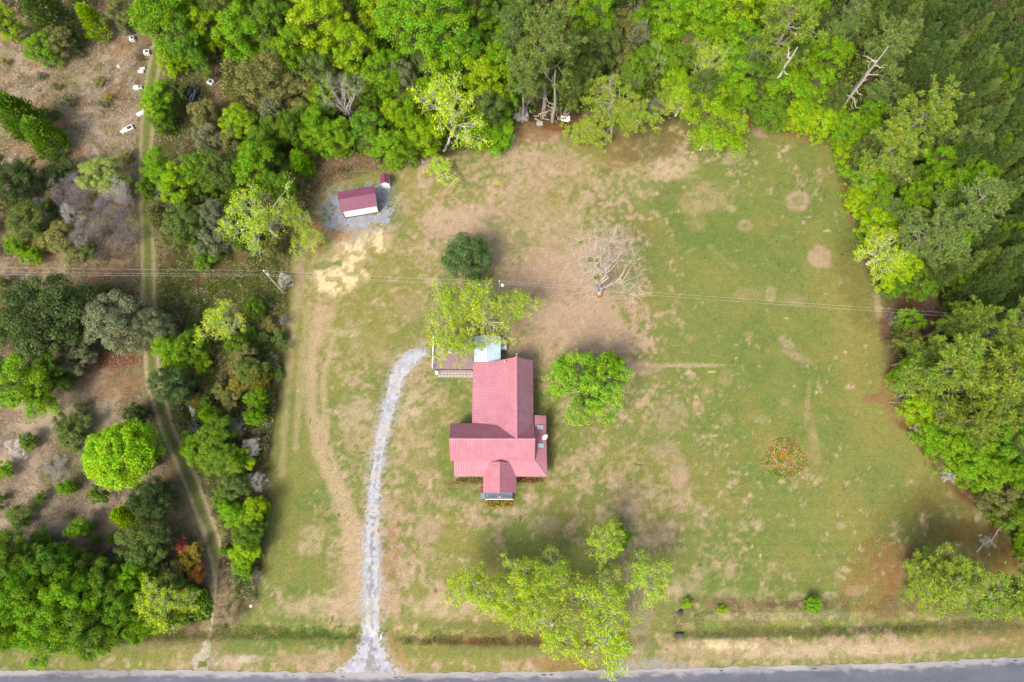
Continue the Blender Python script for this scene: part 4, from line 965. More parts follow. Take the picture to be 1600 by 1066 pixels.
M_blue = roof_mat('pale_blue_metal_roof', (.40, .50, .56)); M_trim = mat('maroon_trim', (.22, .04, .06), .5)
M_brick = mat('red_brick', (.26, .10, .07), .9, noise=.25, nscale=5); M_conc = mat('concrete', (.30, .28, .26), .9, noise=.15, nscale=3)
M_dk = mat('dark_metal', (.04, .045, .055), .5); M_deck = mat('brown_deck_boards', (.23, .165, .165), .85, noise=.22, nscale=3)
M_deckb = mat('blue_grey_boards', (.15, .19, .26), .7, noise=.12, nscale=3); M_sky = mat('skylight_glass', (.30, .38, .42), .12, spec=.7)
M_pole = mat('weathered_pole_wood', (.36, .32, .27), .9, noise=.15, nscale=3); M_galv = mat('galvanised_steel', (.50, .51, .53), .4, metal=.4)
M_wire = mat('aluminium_wire', (.5, .5, .46), .5)

def slope(mb, poly, rdir, th=.07, sp=.36, rw=.045, rh=.055):
    """one roof slope: slab with raised standing ribs clipped to its outline"""
    p = [Vector(q) for q in poly]; n = (p[1] - p[0]).cross(p[2] - p[0]).normalized()
    if n.z < 0: n = -n
    mb.prism(p, -n * th)
    b = Vector(rdir); b = (b - n * b.dot(n)).normalized(); a = n.cross(b).normalized()
    A = [(q - p[0]).dot(a) for q in p]; B = [(q - p[0]).dot(b) for q in p]
    s = min(A) + .09
    while s < max(A) - .05:
        hit = []
        for i in range(len(p)):
            j = (i + 1) % len(p)
            if (A[i] - s) * (A[j] - s) < 0: t = (s - A[i]) / (A[j] - A[i]); hit.append(B[i] + t * (B[j] - B[i]))
        if len(hit) >= 2:
            lo, hi = min(hit) + .02, max(hit) - .02
            if hi > lo:
                q = []
                for e in (lo, hi):
                    c = p[0] + a * s + b * e
                    q += [c - a * rw - n * .01, c - a * rw * .4 + n * rh, c + a * rw * .4 + n * rh, c + a * rw - n * .01]
                mb.add(q, [(0, 1, 2, 3), (7, 6, 5, 4), (0, 4, 5, 1), (1, 5, 6, 2), (2, 6, 7, 3), (3, 7, 4, 0)])
        s += sp
def cap(mb, a, b, wd=.16, h=.05):
    a = Vector(a); b = Vector(b); d = (b - a).normalized(); s = d.cross(Vector((0, 0, 1))).normalized() * wd; u = Vector((0, 0, 1))
    q = []
    for e in (a, b): q += [e - s - u * .03, e + u * h, e + s - u * .03, e - u * .12]
    mb.add(q, [(0, 1, 2, 3), (7, 6, 5, 4), (0, 4, 5, 1), (1, 5, 6, 2), (2, 6, 7, 3), (3, 7, 4, 0)])

house = empty('farmhouse', (0, 12, 0)); tag(house, 'farmhouse with faded red ribbed metal roofs and a small front gable porch', 'house')
def hb(mb, name, m, par=None, **k):
    o = mb.build(name, m, par or house, **k)
    if par is None: o.matrix_parent_inverse = Matrix.Translation((0, -12, 0))
    return o
mb = MB()
slope(mb, [(-6.85, 11.97, 6.0), (5.6, 11.97, 6.0), (5.66, 9.05, 3.55), (-6.75, 9.05, 3.55)], (0, 1, 0))
slope(mb, [(-6.85, 11.97, 6.0), (5.6, 11.97, 6.0), (5.56, 14.62, 3.2), (-6.87, 14.62, 3.2)], (0, 1, 0))
cap(mb, (-6.87, 11.97, 6.02), (5.62, 11.97, 6.02))
r1 = hb(mb, 'roof', M_roof)
mb = MB()
slope(mb, [(2.9, 24.2, 6.02), (2.9, 12.0, 6.02), (.05, 12.0, 3.5), (.05, 24.2, 3.5)], (1, 0, 0))
slope(mb, [(.05, 24.2, 3.5), (.05, 13.4, 3.5), (-3.67, 13.4, 3.0), (-3.67, 23.95, 3.0)], (1, 0, 0))
cap(mb, (2.9, 24.25, 6.04), (2.9, 12.0, 6.04))
hb(mb, 'roof', M_roof)
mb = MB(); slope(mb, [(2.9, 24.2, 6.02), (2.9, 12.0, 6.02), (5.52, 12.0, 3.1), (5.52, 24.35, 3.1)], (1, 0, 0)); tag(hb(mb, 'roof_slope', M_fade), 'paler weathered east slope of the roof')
mb = MB()   # porch roof wrapped round the front and the east side
slope(mb, [(-6.2, 9.15, 3.46), (5.69, 9.15, 3.46), (7.5, 6.85, 2.75), (-6.16, 6.85, 2.75)], (0, 1, 0), .05)
slope(mb, [(5.69, 9.15, 3.46), (5.69, 15.86, 3.46), (7.45, 15.86, 2.75), (7.5, 6.85, 2.75)], (1, 0, 0), .05)
cap(mb, (5.69, 9.15, 3.47), (7.5, 6.85, 2.77), .09, .04)
pr = hb(mb, 'porch_roof', M_roof)
for yy in (11.05, 13.75):
    mb = MB(); zc = 3.16
    mb.prism([(6.05, yy, 3.375), (7.0, yy, 2.99), (7.0, yy + .62, 2.99), (6.05, yy + .62, 3.375)], (.03, 0, .08)); sk = hb(mb, 'skylight', M_sky, pr); sk.matrix_parent_inverse = Matrix.Identity(4)
    mb = MB()
    for (a, b, c_, d_) in ((6.0, 7.05, yy - .06, yy), (6.0, 7.05, yy + .62, yy + .68)):
        mb.prism([(a, c_, 3.395), (b, c_, 2.97), (b, d_, 2.97), (a, d_, 3.395)], (.04, 0, .11))
mb = MB()   # front gable over the steps
slope(mb, [(.51, 4.45, 4.35), (.51, 8.9, 4.35), (2.92, 8.9, 2.72), (2.92, 4.5, 2.72)], (1, 0, 0), .05, .3)
slope(mb, [(.51, 4.45, 4.35), (.51, 8.9, 4.35), (-1.92, 8.9, 2.72), (-1.92, 4.5, 2.72)], (1, 0, 0), .05, .3)
cap(mb, (.51, 4.42, 4.37), (.51, 8.7, 4.37), .11, .045)
hb(mb, 'gable_roof', M_roof)
mb = MB()
mb.prism([(-6.45, 9.3, .5), (-6.45, 14.3, .5), (-6.45, 14.3, 3.2), (-6.45, 11.97, 5.75), (-6.45, 9.3, 3.5)], (11.65, 0, 0))
mb.prism([(-3.3, 23.8, .5), (5.2, 23.8, .5), (5.2, 23.8, 3.1), (2.9, 23.8, 5.75), (.05, 23.8, 3.35), (-3.3, 23.8, 2.9)], (0, -9.48, 0))
mb.prism([(-1.6, 4.75, 2.85), (2.6, 4.75, 2.85), (.51, 4.75, 4.2)], (0, .12, 0))
wl = hb(mb, 'wall', M_siding)
mb = MB(); mb.box((-.62, 11.8, .25), (11.75, 5.1, .5)); mb.box((.95, 19.1, .251), (8.6, 9.5, .5)); hb(mb, 'foundation', M_brick)
mb = MB(); mb.box((.6, 8.15, .5), (12.9, 2.2, .12)); mb.box((6.45, 12.45, .5), (1.25, 6.4, .12)); mb.box((.5, 5.85, .5), (4.1, 2.4, .12)); hb(mb, 'porch_floor', M_wood)
for x, y in [(-5.9, 7.2), (-3.7, 7.2), (-1.5, 4.9), (2.5, 4.9), (4.6, 7.2), (7.0, 7.2), (7.0, 10.2), (7.0, 13), (7.0, 15.5)]:
    mb = MB(); mb.box((x, y, 1.62), (.14, .14, 2.14), bev=.02); hb(mb, 'porch_post', M_white)
def window(x, y, z, ax, sgn, w_=.9, h=1.4):
    mb = MB(); t = .05
    d = (w_ + .2, .08, .1) if ax == 'y' else (.08, w_ + .2, .1); v = (.1, .08, h) if ax == 'y' else (.08, .1, h)
    o = (0, sgn * .03, 0) if ax == 'y' else (sgn * .03, 0, 0)
    for s in (-1, 0, 1): mb.box((x + o[0], y + o[1], z + s * (h / 2 + (.05 if s else 0))), d if s else ((w_, .07, .05) if ax == 'y' else (.07, w_, .05)))
    for s in (-1, 1): mb.box((x + o[0] + (s * (w_ / 2 + .05) if ax == 'y' else 0), y + o[1] + (s * (w_ / 2 + .05) if ax == 'x' else 0), z), v)
    f = hb(mb, 'window', M_white); mb = MB(); mb.box((x + o[0] * .4, y + o[1] * .4, z), (w_, .04, h) if ax == 'y' else (.04, w_, h)); g_ = mb.build('pane', M_glass, f)
for x in (-5, -2.6, 3.6): window(x, 9.3, 1.95, 'y', -1)
for y in (10.8, 13): window(-6.45, y, 1.95, 'x', -1)
for y in (16, 19, 22): window(-3.3, y, 1.9, 'x', -1)
for y in (17.5, 20.5): window(5.2, y, 1.95, 'x', 1)
window(3, 23.8, 1.95, 'y', 1)
mb = MB(); mb.box((.5, 9.26, 1.6), (1.0, .09, 2.1), bev=.015); dr = hb(mb, 'door', M_trim); mb = MB(); mb.box((.88, 9.18, 1.55), (.06, .07, .12)); mb.build('handle', M_galv, dr)
# vents and dish
x, y = P(788.5, 566, 4.8); mb = MB(); mb.tube([(x, y, 4.6), (x, y, 5.45)], .07, 10); hb(mb, 'vent_pipe', M_white)
mb = MB(); mb.tube([(2.9, 24.42, 3.0), (2.9, 24.42, 6.9)], .045, 8); mb.tube([(2.75, 24.42, 6.85), (3.05, 24.42, 6.85)], .05, 6); hb(mb, 'antenna_mast', M_galv)
def dish(x, y, z):
    r = empty('satellite_dish', (x, y, z)); tag(r, 'small white satellite dish on the right hand porch roof edge', 'satellite dish')
    mb = MB(); mb.tube([(0, 0, 0), (0, 0, .35), (.05, -.1, .5)], .03, 8); mb.build('mast', M_galv, r)
    vs_, fs = [], []; n, rings = 20, 4
    ax = Vector((.5, -.65, .7)).normalized(); a = ax.cross(Vector((0, 0, 1))).normalized(); b = ax.cross(a); c0 = Vector((.05, -.1, .55))
    for i in range(rings + 1):
        rr = .48 * i / rings
        for j in range(n):
            t = 6.2832 * j / n; vs_.append(c0 + a * rr * math.cos(t) + b * rr * math.sin(t) + ax * (rr ** 2 * .5))
    for i in range(rings):
        for j in range(n): q = (j + 1) % n; fs.append((i * n + j, i * n + q, i * n + n + q, i * n + n + j))
    mb = MB(); mb.add(vs_, fs); o = mb.build('reflector', M_white, r, smooth=True)
    s = o.modifiers.new('thick', 'SOLIDIFY'); s.thickness = .02
    mb = MB(); mb.tube([c0 + b * .45, c0 + ax * .5], .018, 6); mb.box(c0 + ax * .52, (.09, .09, .09)); mb.build('feed_arm', M_galv, r)
x, y = P(851, 679, 3.0); dish(7.1, 12.7, 2.9)
# porch flag on a slanted staff
fl = empty('porch_flag', (.15, 4.4, 2.2)); tag(fl, 'small striped flag on a slanted staff at the front porch', 'flag')
mb = MB(); mb.tube([(0, 0, 0), (.1, -.75, .75)], .018, 6); mb.build('staff', M_white, fl)
M_flag = bpy.data.materials.new('striped_cloth'); M_flag.use_nodes = True
_t = M_flag.node_tree; _b = _t.nodes['Principled BSDF']; _wv = _t.nodes.new('ShaderNodeTexWave'); _wv.bands_direction = 'Z'; _wv.inputs['Scale'].default_value = 3.0
_cr = _t.nodes.new('ShaderNodeValToRGB'); _cr.color_ramp.interpolation = 'CONSTANT'; _cr.color_ramp.elements[0].color = (.45, .03, .04, 1); _cr.color_ramp.elements[1].position = .4; _cr.color_ramp.elements[1].color = (.8, .8, .8, 1)
_tc = _t.nodes.new('ShaderNodeTexCoord'); _t.links.new(_tc.outputs['Object'], _wv.inputs[0]); _t.links.new(_wv.outputs[0], _cr.inputs[0]); _t.links.new(_cr.outputs[0], _b.inputs[0])
vs_, fs = [], []
for i in range(7):
    for j in range(5):
        s = i / 6; vs_.append((.02 + s * .62 + .03 * j, -.12 - .5 * j / 4 * .9 - .08 * math.sin(s * 7), .1 + .6 * j / 4 - .22 * s + .05 * math.sin(s * 8 + j)))
for i in range(6):
    for j in range(4): fs.append((i * 5 + j, i * 5 + j + 1, i * 5 + j + 6, i * 5 + j + 5))
mb = MB(); mb.add(vs_, fs); o = mb.build('cloth', M_flag, fl, smooth=True); s = o.modifiers.new('thick', 'SOLIDIFY'); s.thickness = .01
# front deck with steps and white rail
fd = empty('front_steps', (.45, 4.0, 0)); tag(fd, 'blue grey boarded front landing with a white rail below the gable', 'porch landing')
mb = MB()
for i in range(20): mb.box((-1.9 + i * .2, .18, .56), (.165, 1.05, .05))
for x in (-1.9, 1.9):
    for y in (-.3, .6): mb.box((x, y, .265), (.12, .12, .53))
mb.build('landing_boards', M_deckb, fd)
mb = MB(); mb.box((0, -.38, 1.45), (4.05, .1, .09)); mb.box((0, -.38, .72), (3.9, .05, .06))
for i in range(24): mb.box((-1.9 + i * 3.8 / 23, -.38, 1.06), (.035, .035, .66))
for x in (-1.97, 1.97): mb.box((x, -.38, .8), (.1, .1, 1.55), bev=.01)
mb.build('railing', M_white, fd)
for k, s in enumerate((-2.25, -2.6)):
    mb = MB(); mb.box((s, .2, .38 - k * .19), (.34, .95, .08)); mb.build('step', M_deckb, fd)
# planting in front of the porch
def plantbed(name, label, x0, x1, y0, y1, n, cols, h=.35, seed=3):
    g = np.random.RandomState(seed); x = g.uniform(x0, x1, n); y = g.uniform(y0, y1, n); z = hz(x, y) + g.rand(n) * h
    V, F = diamonds(np.stack([x, y, z + .04], 1), g.normal(size=(n, 3)) * .6 + np.array([0, 0, 1]), .09 + .09 * g.rand(n), .05 + .05 * g.rand(n), g)
    cc = np.array([TN[c] if isinstance(c, str) else c for c in cols])[g.randint(0, len(cols), n)]
    me = np_mesh(name, V, F, M_under, False, np.repeat(cc, 4, 0)); return tag(link(name, me), label, 'plants', kind='stuff')
plantbed('flower_bed_plants', 'mixed orange and green bedding plants in front of the white porch rail', -1.5, 2.4, 2.6, 3.5, 420, ['green', 'orange', (.22, .07, .05), 'bright', (.22, .07, .05)])
plantbed('foundation_plants', 'low reddish and green plants along the left front of the house', -6, -1.9, 6.1, 6.7, 260, ['green', (.2, .08, .05), 'mid', (.2, .08, .05)], .3, 5)
plantbed('foundation_plants', 'low reddish plants along the right front of the house', 3.1, 6.9, 6.1, 6.75, 240, ['mid', (.22, .08, .05), (.22, .08, .05)], .25, 6)

# rear addition
ad = empty('rear_addition', (-1.5, 26.1, 0)); tag(ad, 'small rear addition with a pale blue metal gable roof', 'house addition')
mb = MB(); slope(mb, [(0, 2.2, 3.45), (0, -2.0, 3.45), (2.05, -2.0, 2.75), (2.05, 2.1, 2.75)], (1, 0, 0), .05, .25); slope(mb, [(0, 2.2, 3.45), (0, -2.0, 3.45), (-2.05, -2.0, 2.75), (-2.05, 2.1, 2.75)], (1, 0, 0), .05, .25)
cap(mb, (0, 2.2, 3.46), (0, -2.0, 3.46), .1, .04); mb.build('roof', M_blue, ad)
mb = MB(); mb.prism([(-1.8, 1.95, 0), (1.8, 1.95, 0), (1.8, 1.95, 2.72), (0, 1.95, 3.3), (-1.8, 1.95, 2.72)], (0, -4.1, 0)); mb.build('wall', M_siding, ad)
mb = MB(); mb.box((0, 1.98, 1.05), (.9, .1, 2.1)); mb.build('door', M_white, ad)
for y_, lb in ((27.75, 'upper of two white outdoor cooling units beside the blue roof'), (26.95, 'lower of two white outdoor cooling units beside the blue roof')):
    x, _ = P(786.5, 532, .9); a = empty('cooling_unit', (1.05, y_, 0)); tag(a, lb, 'air conditioner', 'cooling units by the blue roofed addition')
    mb = MB(); mb.box((0, 0, .5), (.9, .62, .86), bev=.03); mb.build('casing', M_white, a)
    mb = MB(); mb.box((0, 0, .04), (1.0, .7, .07)); mb.build('pad', M_conc, a)
    mb = MB(); n = 16; mb.tube([(.0, -.325, .52), (0, -.335, .52)], .26, 18); mb.build('fan_grille', M_dk, a)
# back deck
dk = empty('back_deck', (-6.9, 26.1, 0)); tag(dk, 'brown boarded back deck with white side rail under the airy trees', 'deck')
mb = MB()
for i in range(36): mb.box((0, -2.45 + i * .14, .55), (6.3, .12, .04))
mb.build('deck_boards', M_deck, dk)
mb = MB()
for x in (-3, -1, 1, 3):
    for y in (-2.4, 0, 2.4): mb.box((x, y, .26), (.1, .1, .52))
mb.box((0, -2.52, .45), (6.3, .05, .18)); mb.box((0, 2.6, .45), (6.3, .05, .18)); mb.build('deck_frame', M_deck, dk)
mb = MB(); mb.box((-3.12, 0, 1.5), (.1, 5.2, .07)); mb.box((-3.12, 0, .75), (.05, 5.1, .06))
for i in range(30): mb.box((-3.12, -2.5 + i * 5 / 29, 1.1), (.04, .04, .72))
for y in (-2.55, -.85, .85, 2.55): mb.box((-3.12, y, 1.05), (.1, .1, .98))
mb.build('side_rail', M_white, dk)
mb = MB(); mb.box((.6, 2.55, 1.5), (5.0, .08, .06))
for i in range(26): mb.box((-1.8 + i * .19, 2.55, 1.05), (.035, .035, .85))
mb.build('rear_rail', M_deck, dk)
mb = MB(); mb.box((0, -2.83, .3), (6.0, .32, .06)); mb.box((0, -2.68, .14), (6.0, .03, .26)); mb.build('step', M_deck, dk)
# things on the deck, as far as the leaves let one see
mb = MB()
pv = empty('paver_walk', (-6.4, 22.75, 0)); tag(pv, 'short grey paver walk along the lower side of the back deck', 'paver walk')
mb = MB(); g = random.Random(4)
for i in range(11):
    for j in range(2): mb.box((-2.6 + i * .5, -.24 + j * .48, .04 + g.random() * .01), (.46, .44, .06), g.uniform(-.03, .03), .01)
mb.build('pavers', M_conc, pv)
cx_, cy_ = P(682.5, 582.5, .5)
b = empty('white_bin', (cx_, cy_, 0)); tag(b, 'small white bin standing at the lower left corner of the back deck', 'bin')
mb = MB(); mb.box((0, 0, .3), (.42, .42, .6), bev=.04); mb.build('body', M_white, b); mb = MB(); mb.box((0, 0, .63), (.46, .46, .06), bev=.02); mb.build('lid', M_white, b)

# ------------------------------------------------------------------ sheds
rz = math.atan2(50.37 - 49.27, -19.86 + 25.32)
sh = empty('garden_shed', (-22.6, 49.82, 0), rz); tag(sh, 'maroon roofed metal shed with a white front wall on the gravel pad', 'shed')
Wd_, Dp = 5.6, 3.45
mb = MB(); slope(mb, [(-Wd_ / 2 - .2, 1.55, 3.75), (Wd_ / 2 + .2, 1.55, 3.75), (Wd_ / 2 + .2, -.22, 2.72), (-Wd_ / 2 - .2, -.22, 2.72)], (1, 0, 0), .05, .3); slope(mb, [(-Wd_ / 2 - .2, 1.55, 3.75), (Wd_ / 2 + .2, 1.55, 3.75), (Wd_ / 2 + .2, 3.55, 2.6), (-Wd_ / 2 - .2, 3.55, 2.6)], (1, 0, 0), .05, .3)
cap(mb, (-Wd_ / 2 - .2, 1.55, 3.76), (Wd_ / 2 + .2, 1.55, 3.76), .12, .04); mb.build('roof', M_roof2, sh)
mb = MB(); mb.prism([(-Wd_ / 2, 0, .12), (-Wd_ / 2, 3.35, .12), (-Wd_ / 2, 3.35, 2.62), (-Wd_ / 2, 1.55, 3.65), (-Wd_ / 2, 0, 2.74)], (Wd_, 0, 0))
for i in range(19): mb.box((-Wd_ / 2 + .15 + i * .295, -.012, 1.4), (.035, .03, 2.5))
mb.build('wall', M_white, sh)
mb = MB(); mb.box((0, 1.67, .07), (Wd_ + .06, 3.45, .14)); mb.box((0, -.04, .16), (Wd_ + .05, .05, .18)); mb.build('base_trim', M_dk, sh)
mb = MB()
for x in (-Wd_ / 2 - .012, Wd_ / 2 + .012): mb.box((x, -.03, 1.42), (.09, .09, 2.6))
mb.build('corner_trim', M_roof2, sh)
mb = MB(); mb.box((Wd_ / 2 + .02, 1.0, 1.15), (.06, 1.0, 2.05)); dr = mb.build('door', M_roof2, sh); mb = MB(); mb.box((Wd_ / 2 + .07, 1.4, 1.1), (.05, .05, .12)); mb.build('handle', M_galv, dr)
s2 = empty('well_house', (-18.85, 54.95, 0), .05); tag(s2, 'tiny maroon roofed white outhouse behind the larger shed', 'small shed')
mb = MB(); slope(mb, [(.05, -.25, 2.35), (.05, 1.45, 2.35), (.78, 1.45, 1.85), (.78, -.25, 1.85)], (1, 0, 0), .05, .28); slope(mb, [(.05, -.25, 2.35), (.05, 1.45, 2.35), (-.72, 1.45, 1.85), (-.72, -.25, 1.85)], (1, 0, 0), .05, .28); cap(mb, (.05, -.25, 2.36), (.05, 1.45, 2.36), .08, .03); mb.build('roof', M_roof2, s2)
mb = MB(); mb.prism([(-.6, -.1, 0), (.68, -.1, 0), (.68, -.1, 1.85), (.05, -.1, 2.25), (-.6, -.1, 1.85)], (0, 1.4, 0)); mb.build('wall', M_white, s2)
mb = MB(); mb.box((.05, -.13, .9), (.6, .05, 1.6)); mb.build('door', M_white, s2)

# ------------------------------------------------------------------ poles and wires
def pole(x, y, h, label, cross=False, lamp=False):
    r = empty('utility_pole', (x, y, hz1(x, y))); tag(r, label, 'utility pole', 'poles of the wires across the lawn')
    mb = MB(); mb.tube([(0, 0, -.3), (0, 0, h)], [.17, .11], 12); mb.build('pole', M_pole, r)
    mb = MB(); mb.tube([(0, 0, h), (0, 0, h + .12), (0, 0, h + .3)], [.07, .11, .05], 10); mb.build('insulator', M_white, r)
    if cross:
        mb = MB(); mb.tube([(.28, -.12, h - 1.6), (.28, -.12, h - .8)], .16, 14); mb.build('transformer', M_galv, r)
    if lamp:
        mb = MB(); mb.tube([(0, 0, h - .9), (.3, -.25, h - .55), (.42, -.35, h - .5)], .03, 6); mb.build('lamp_arm', M_galv, r)
        mb = MB(); mb.tube([(.45, -.38, h - .62), (.45, -.38, h - .42), (.45, -.38, h - .34)], [.27, .2, .08], 16); mb.build('lamp_head', M_white, r)
        mb = MB(); mb.box((-.14, -.2, 1.6), (.3, .2, .45)); mb.build('meter_box', M_galv, r)
    return r
PL1 = (-34.3, 36.0); PL2 = (.3, 35.1)
pole(*PL1, 10.0, 'bare wooden utility pole leaning over brush at the left lawn edge', True)
pole(*PL2, 8.8, 'utility pole with round white lamp behind the house tree', False, True)
def wire(p0, p1, sag, label, grp='overhead wires across the property'):
    a, b = Vector(p0), Vector(p1); n = 28; pts = []
    for i in range(n + 1):
        t = i / n; q = a.lerp(b, t); q.z -= sag * 4 * t * (1 - t); pts.append(q)
    mb = MB(); mb.tube(pts, .008, 5); tag(mb.build('power_wire', M_wire, None, smooth=True), label, 'wire', grp)
def at(px, py, z): x, y = P(px, py, z); return (x, y, z)
L0 = at(-260, 412, 10.2); L1 = at(-260, 420, 8.9); L2 = at(-260, 424, 8.3)
z1 = 10.25; A0 = (PL1[0], PL1[1], z1); A1 = (PL1[0], PL1[1] - .18, 9.2); A2 = (PL1[0], PL1[1] - .2, 8.5)
B0 = (PL2[0], PL2[1], 9.0); B1 = (PL2[0], PL2[1] - .16, 8.4); B2 = (PL2[0], PL2[1] - .16, 8.0)
R0 = at(1660, 500, 8.8); R1 = at(1660, 505, 8.3)
wire(L0, A0, .5, 'topmost of three wires running left from the left pole'); wire(L1, A1, .5, 'middle of three wires running left from the left pole'); wire(L2, A2, .6, 'lowest of three wires running left from the left pole')
wire(A0, B0, .5, 'upper of three wires between the two poles'); wire(A1, B1, .6, 'middle of three wires between the two poles'); wire(A2, B2, .7, 'lowest of three wires between the two poles')
wire(B0, R0, .5, 'upper of two wires running right from the lamp pole'); wire(B1, R1, .6, 'lower of two wires running right from the lamp pole')

# ------------------------------------------------------------------ dead snags and leaning branches
def snag(base, tip, zt, r, label, nb=9, seed=1, col='pale', name='dead_snag', wob=.014):
    g = np.random.RandomState(seed); x0, y0 = P(*base); x1, y1 = P(tip[0], tip[1], zt)
    root = empty(name, (x0, y0, 0)); tag(root, label, 'dead tree'); W = Wood()
    pts = W.limb((0, 0, -.2), (x1 - x0, y1 - y0, zt), r, r * .25, g, 8, 6, wob); o = link('trunk', W.mesh('snag_wood'), root); o.color = (*BK[col], 1)
    L = math.dist((0, 0, 0), (x1 - x0, y1 - y0, zt))
    for i in range(nb):
        W = Wood(); f = .3 + .65 * g.rand(); q = np.array([np.interp(f * 6, range(7), pts[:, k]) for k in range(3)]); d = g.normal(size=3); d /= np.linalg.norm(d); d[2] = abs(d[2]) * .5
        e = q + d * L * .13 * (.5 + g.rand()); W.limb(q, e, r * .35, r * .08, g, 5, 4, .12); W.limb(q * .4 + e * .6, e + g.normal(size=3) * .5, r * .15, r * .05, g, 4, 2, .1)
        o = link('branch', W.mesh('snag_branch'), root); o.color = (*BK[col], 1)
snag((1306, 178), (1388, 73), 21, .25, 'tall bare dead snag with broken limbs at the upper right corner', 10, 3, 'white')
snag((1194, 151), (1246, 74), 18, .36, 'thick grey bare pine trunk at the top right lawn edge', 4, 5, 'pale')
snag((1526, 864), (1568, 821), 3.2, .14, 'curved dead branch leaning over the lawn at lower right', 6, 7, 'grey', 'dead_snag', .05)
snag((1386, 541), (1422, 534), 3.5, .09, 'forked dead branch poking out of the grove onto the lawn', 9, 9, 'grey', 'dead_snag', .06)
snag((1388, 629), (1426, 629), 3.0, .06, 'thin straight dead stick poking out under the yellow green pine', 4, 11, 'grey', 'dead_snag', .05)
snag((366, 672), (394, 634), 1.0, .22, 'fallen grey log lying in the hedge east of the grey pipes', 5, 13, 'grey', 'fallen_log')
snag((863, 190), (868, 110), 15, .34, 'grey trunk of the big pine beside the wood pile', 3, 15, 'grey')
snag((693, 236), (712, 196), 5, .28, 'pale leaning trunk rising at the woods edge onto the forked tree', 4, 17)
snag((955, 222), (953, 120), 14, .2, 'slender pale trunk with grey limbs at the lawn edge', 16, 19, 'grey', 'dead_snag', .035)

# ------------------------------------------------------------------ debris and small things
M_aluw = mat('dull_white_enamel', (.55, .54, .51), .5, noise=.3, nscale=2)
def appliance(px, py, rz_, d, label, extra=0):
    x, y = P(px, py, d[2]); r = empty('discarded_box', (x, y, 0), R(rz_)); tag(r, label, 'discarded object', 'white discarded objects in the field')
    mb = MB(); mb.box((0, 0, d[2] / 2), d, bev=.04); mb.build('casing', M_aluw, r)
    mb = MB(); mb.box((d[0] * .1, 0, d[2] + .012), (d[0] * .5, d[1] * .55, .05)); mb.build('opening', M_dk if extra else M_aluw, r)
    if extra > 1:
        mb = MB(); mb.box((-d[0] * .75, d[1] * .2, .06), (d[0] * .5, d[1] * .9, .05), .4); mb.build('loose_panel', M_aluw, r)
appliance(205, 59, 10, (.85, .85, .7), 'topmost white discarded box in the upper left field', 1)
appliance(228, 80, 5, (1.0, .8, .7), 'white discarded box with dark opening at the foot of the tall tree', 1)
appliance(222, 106.5, 15, (.9, .4, .4), 'small white slab just above a longer white slab in the field')
appliance(219.5, 111, 5, (1.0, .5, .35), 'white slab directly below a smaller white slab in the field')
appliance(211.5, 136, -5, (.9, .75, .5), 'cream white box left of its white twin beside the bright tree')
appliance(217.5, 136, 20, (.8, .6, .45), 'white box right of its cream twin beside the bright tree', 2)
appliance(219.5, 176.5, 32, (1.5, .75, .4), 'plain long white slab lying at the left edge of the track')
appliance(200.5, 200, 32, (1.5, .95, .5), 'largest white discarded box lowest in the upper left field', 2)
appliance(328, 127, -25, (1.1, .95, .6), 'white box alone right of the black trailer', 1)
appliance(51, 286, 20, (1.1, .9, .6), 'white box among the dark shrubs at the far left', 2)
appliance(1160, 167, -20, (1.0, .8, .6), 'white box in the rubbish heap at the woods edge', 2)
# black junk trailer
x, y = P(297, 150, .6); tr = empty('junk_trailer', (x, y, 0), R(-18)); tag(tr, 'black flatbed trailer with bars and junk left in the brush', 'trailer')
mb = MB(); mb.box((0, 0, .55), (2.0, 3.3, .1)); mb.build('bed', M_dk, tr)
mb = MB()
for sx in (-1, 1): mb.box((sx * .99, 0, .78), (.06, 3.3, .36))
for sy in (-1, 1): mb.box((0, sy * 1.64, .78), (2.0, .06, .3))
mb.build('side_rails', mat('rusty_dark_steel', (.09, .085, .09), .7, noise=.3), tr)
for sx in (-1, 1): mb = MB(); mb.tube([(sx * 1.1 - .1, -.3, .36), (sx * 1.1 + .1, -.3, .36)], .36, 18); mb.build('wheel', M_dk, tr)
mb = MB(); mb.tube([(-.5, -1.6, .5), (0, -2.6, .45)], .05, 6); mb.tube([(.5, -1.6, .5), (0, -2.6, .45)], .05, 6); mb.build('drawbar', M_dk, tr)
for i, (a, b_, c_, d_) in enumerate([(-.35, .3, .9, .5), (.3, -.4, 1.6, .16), (.62, .2, 2.4, .14)]):
    mb = MB(); mb.box((a, b_, .7), (d_, c_, .2), .1 * i, .02); mb.build('load', M_galv if i else mat('dull_brown_load', (.14, .11, .09), .9), tr)
mb = MB(); mb.box((-.45, 1.0, .72), (.8, .6, .25), .3, .05); mb.build('load', M_dk, tr)
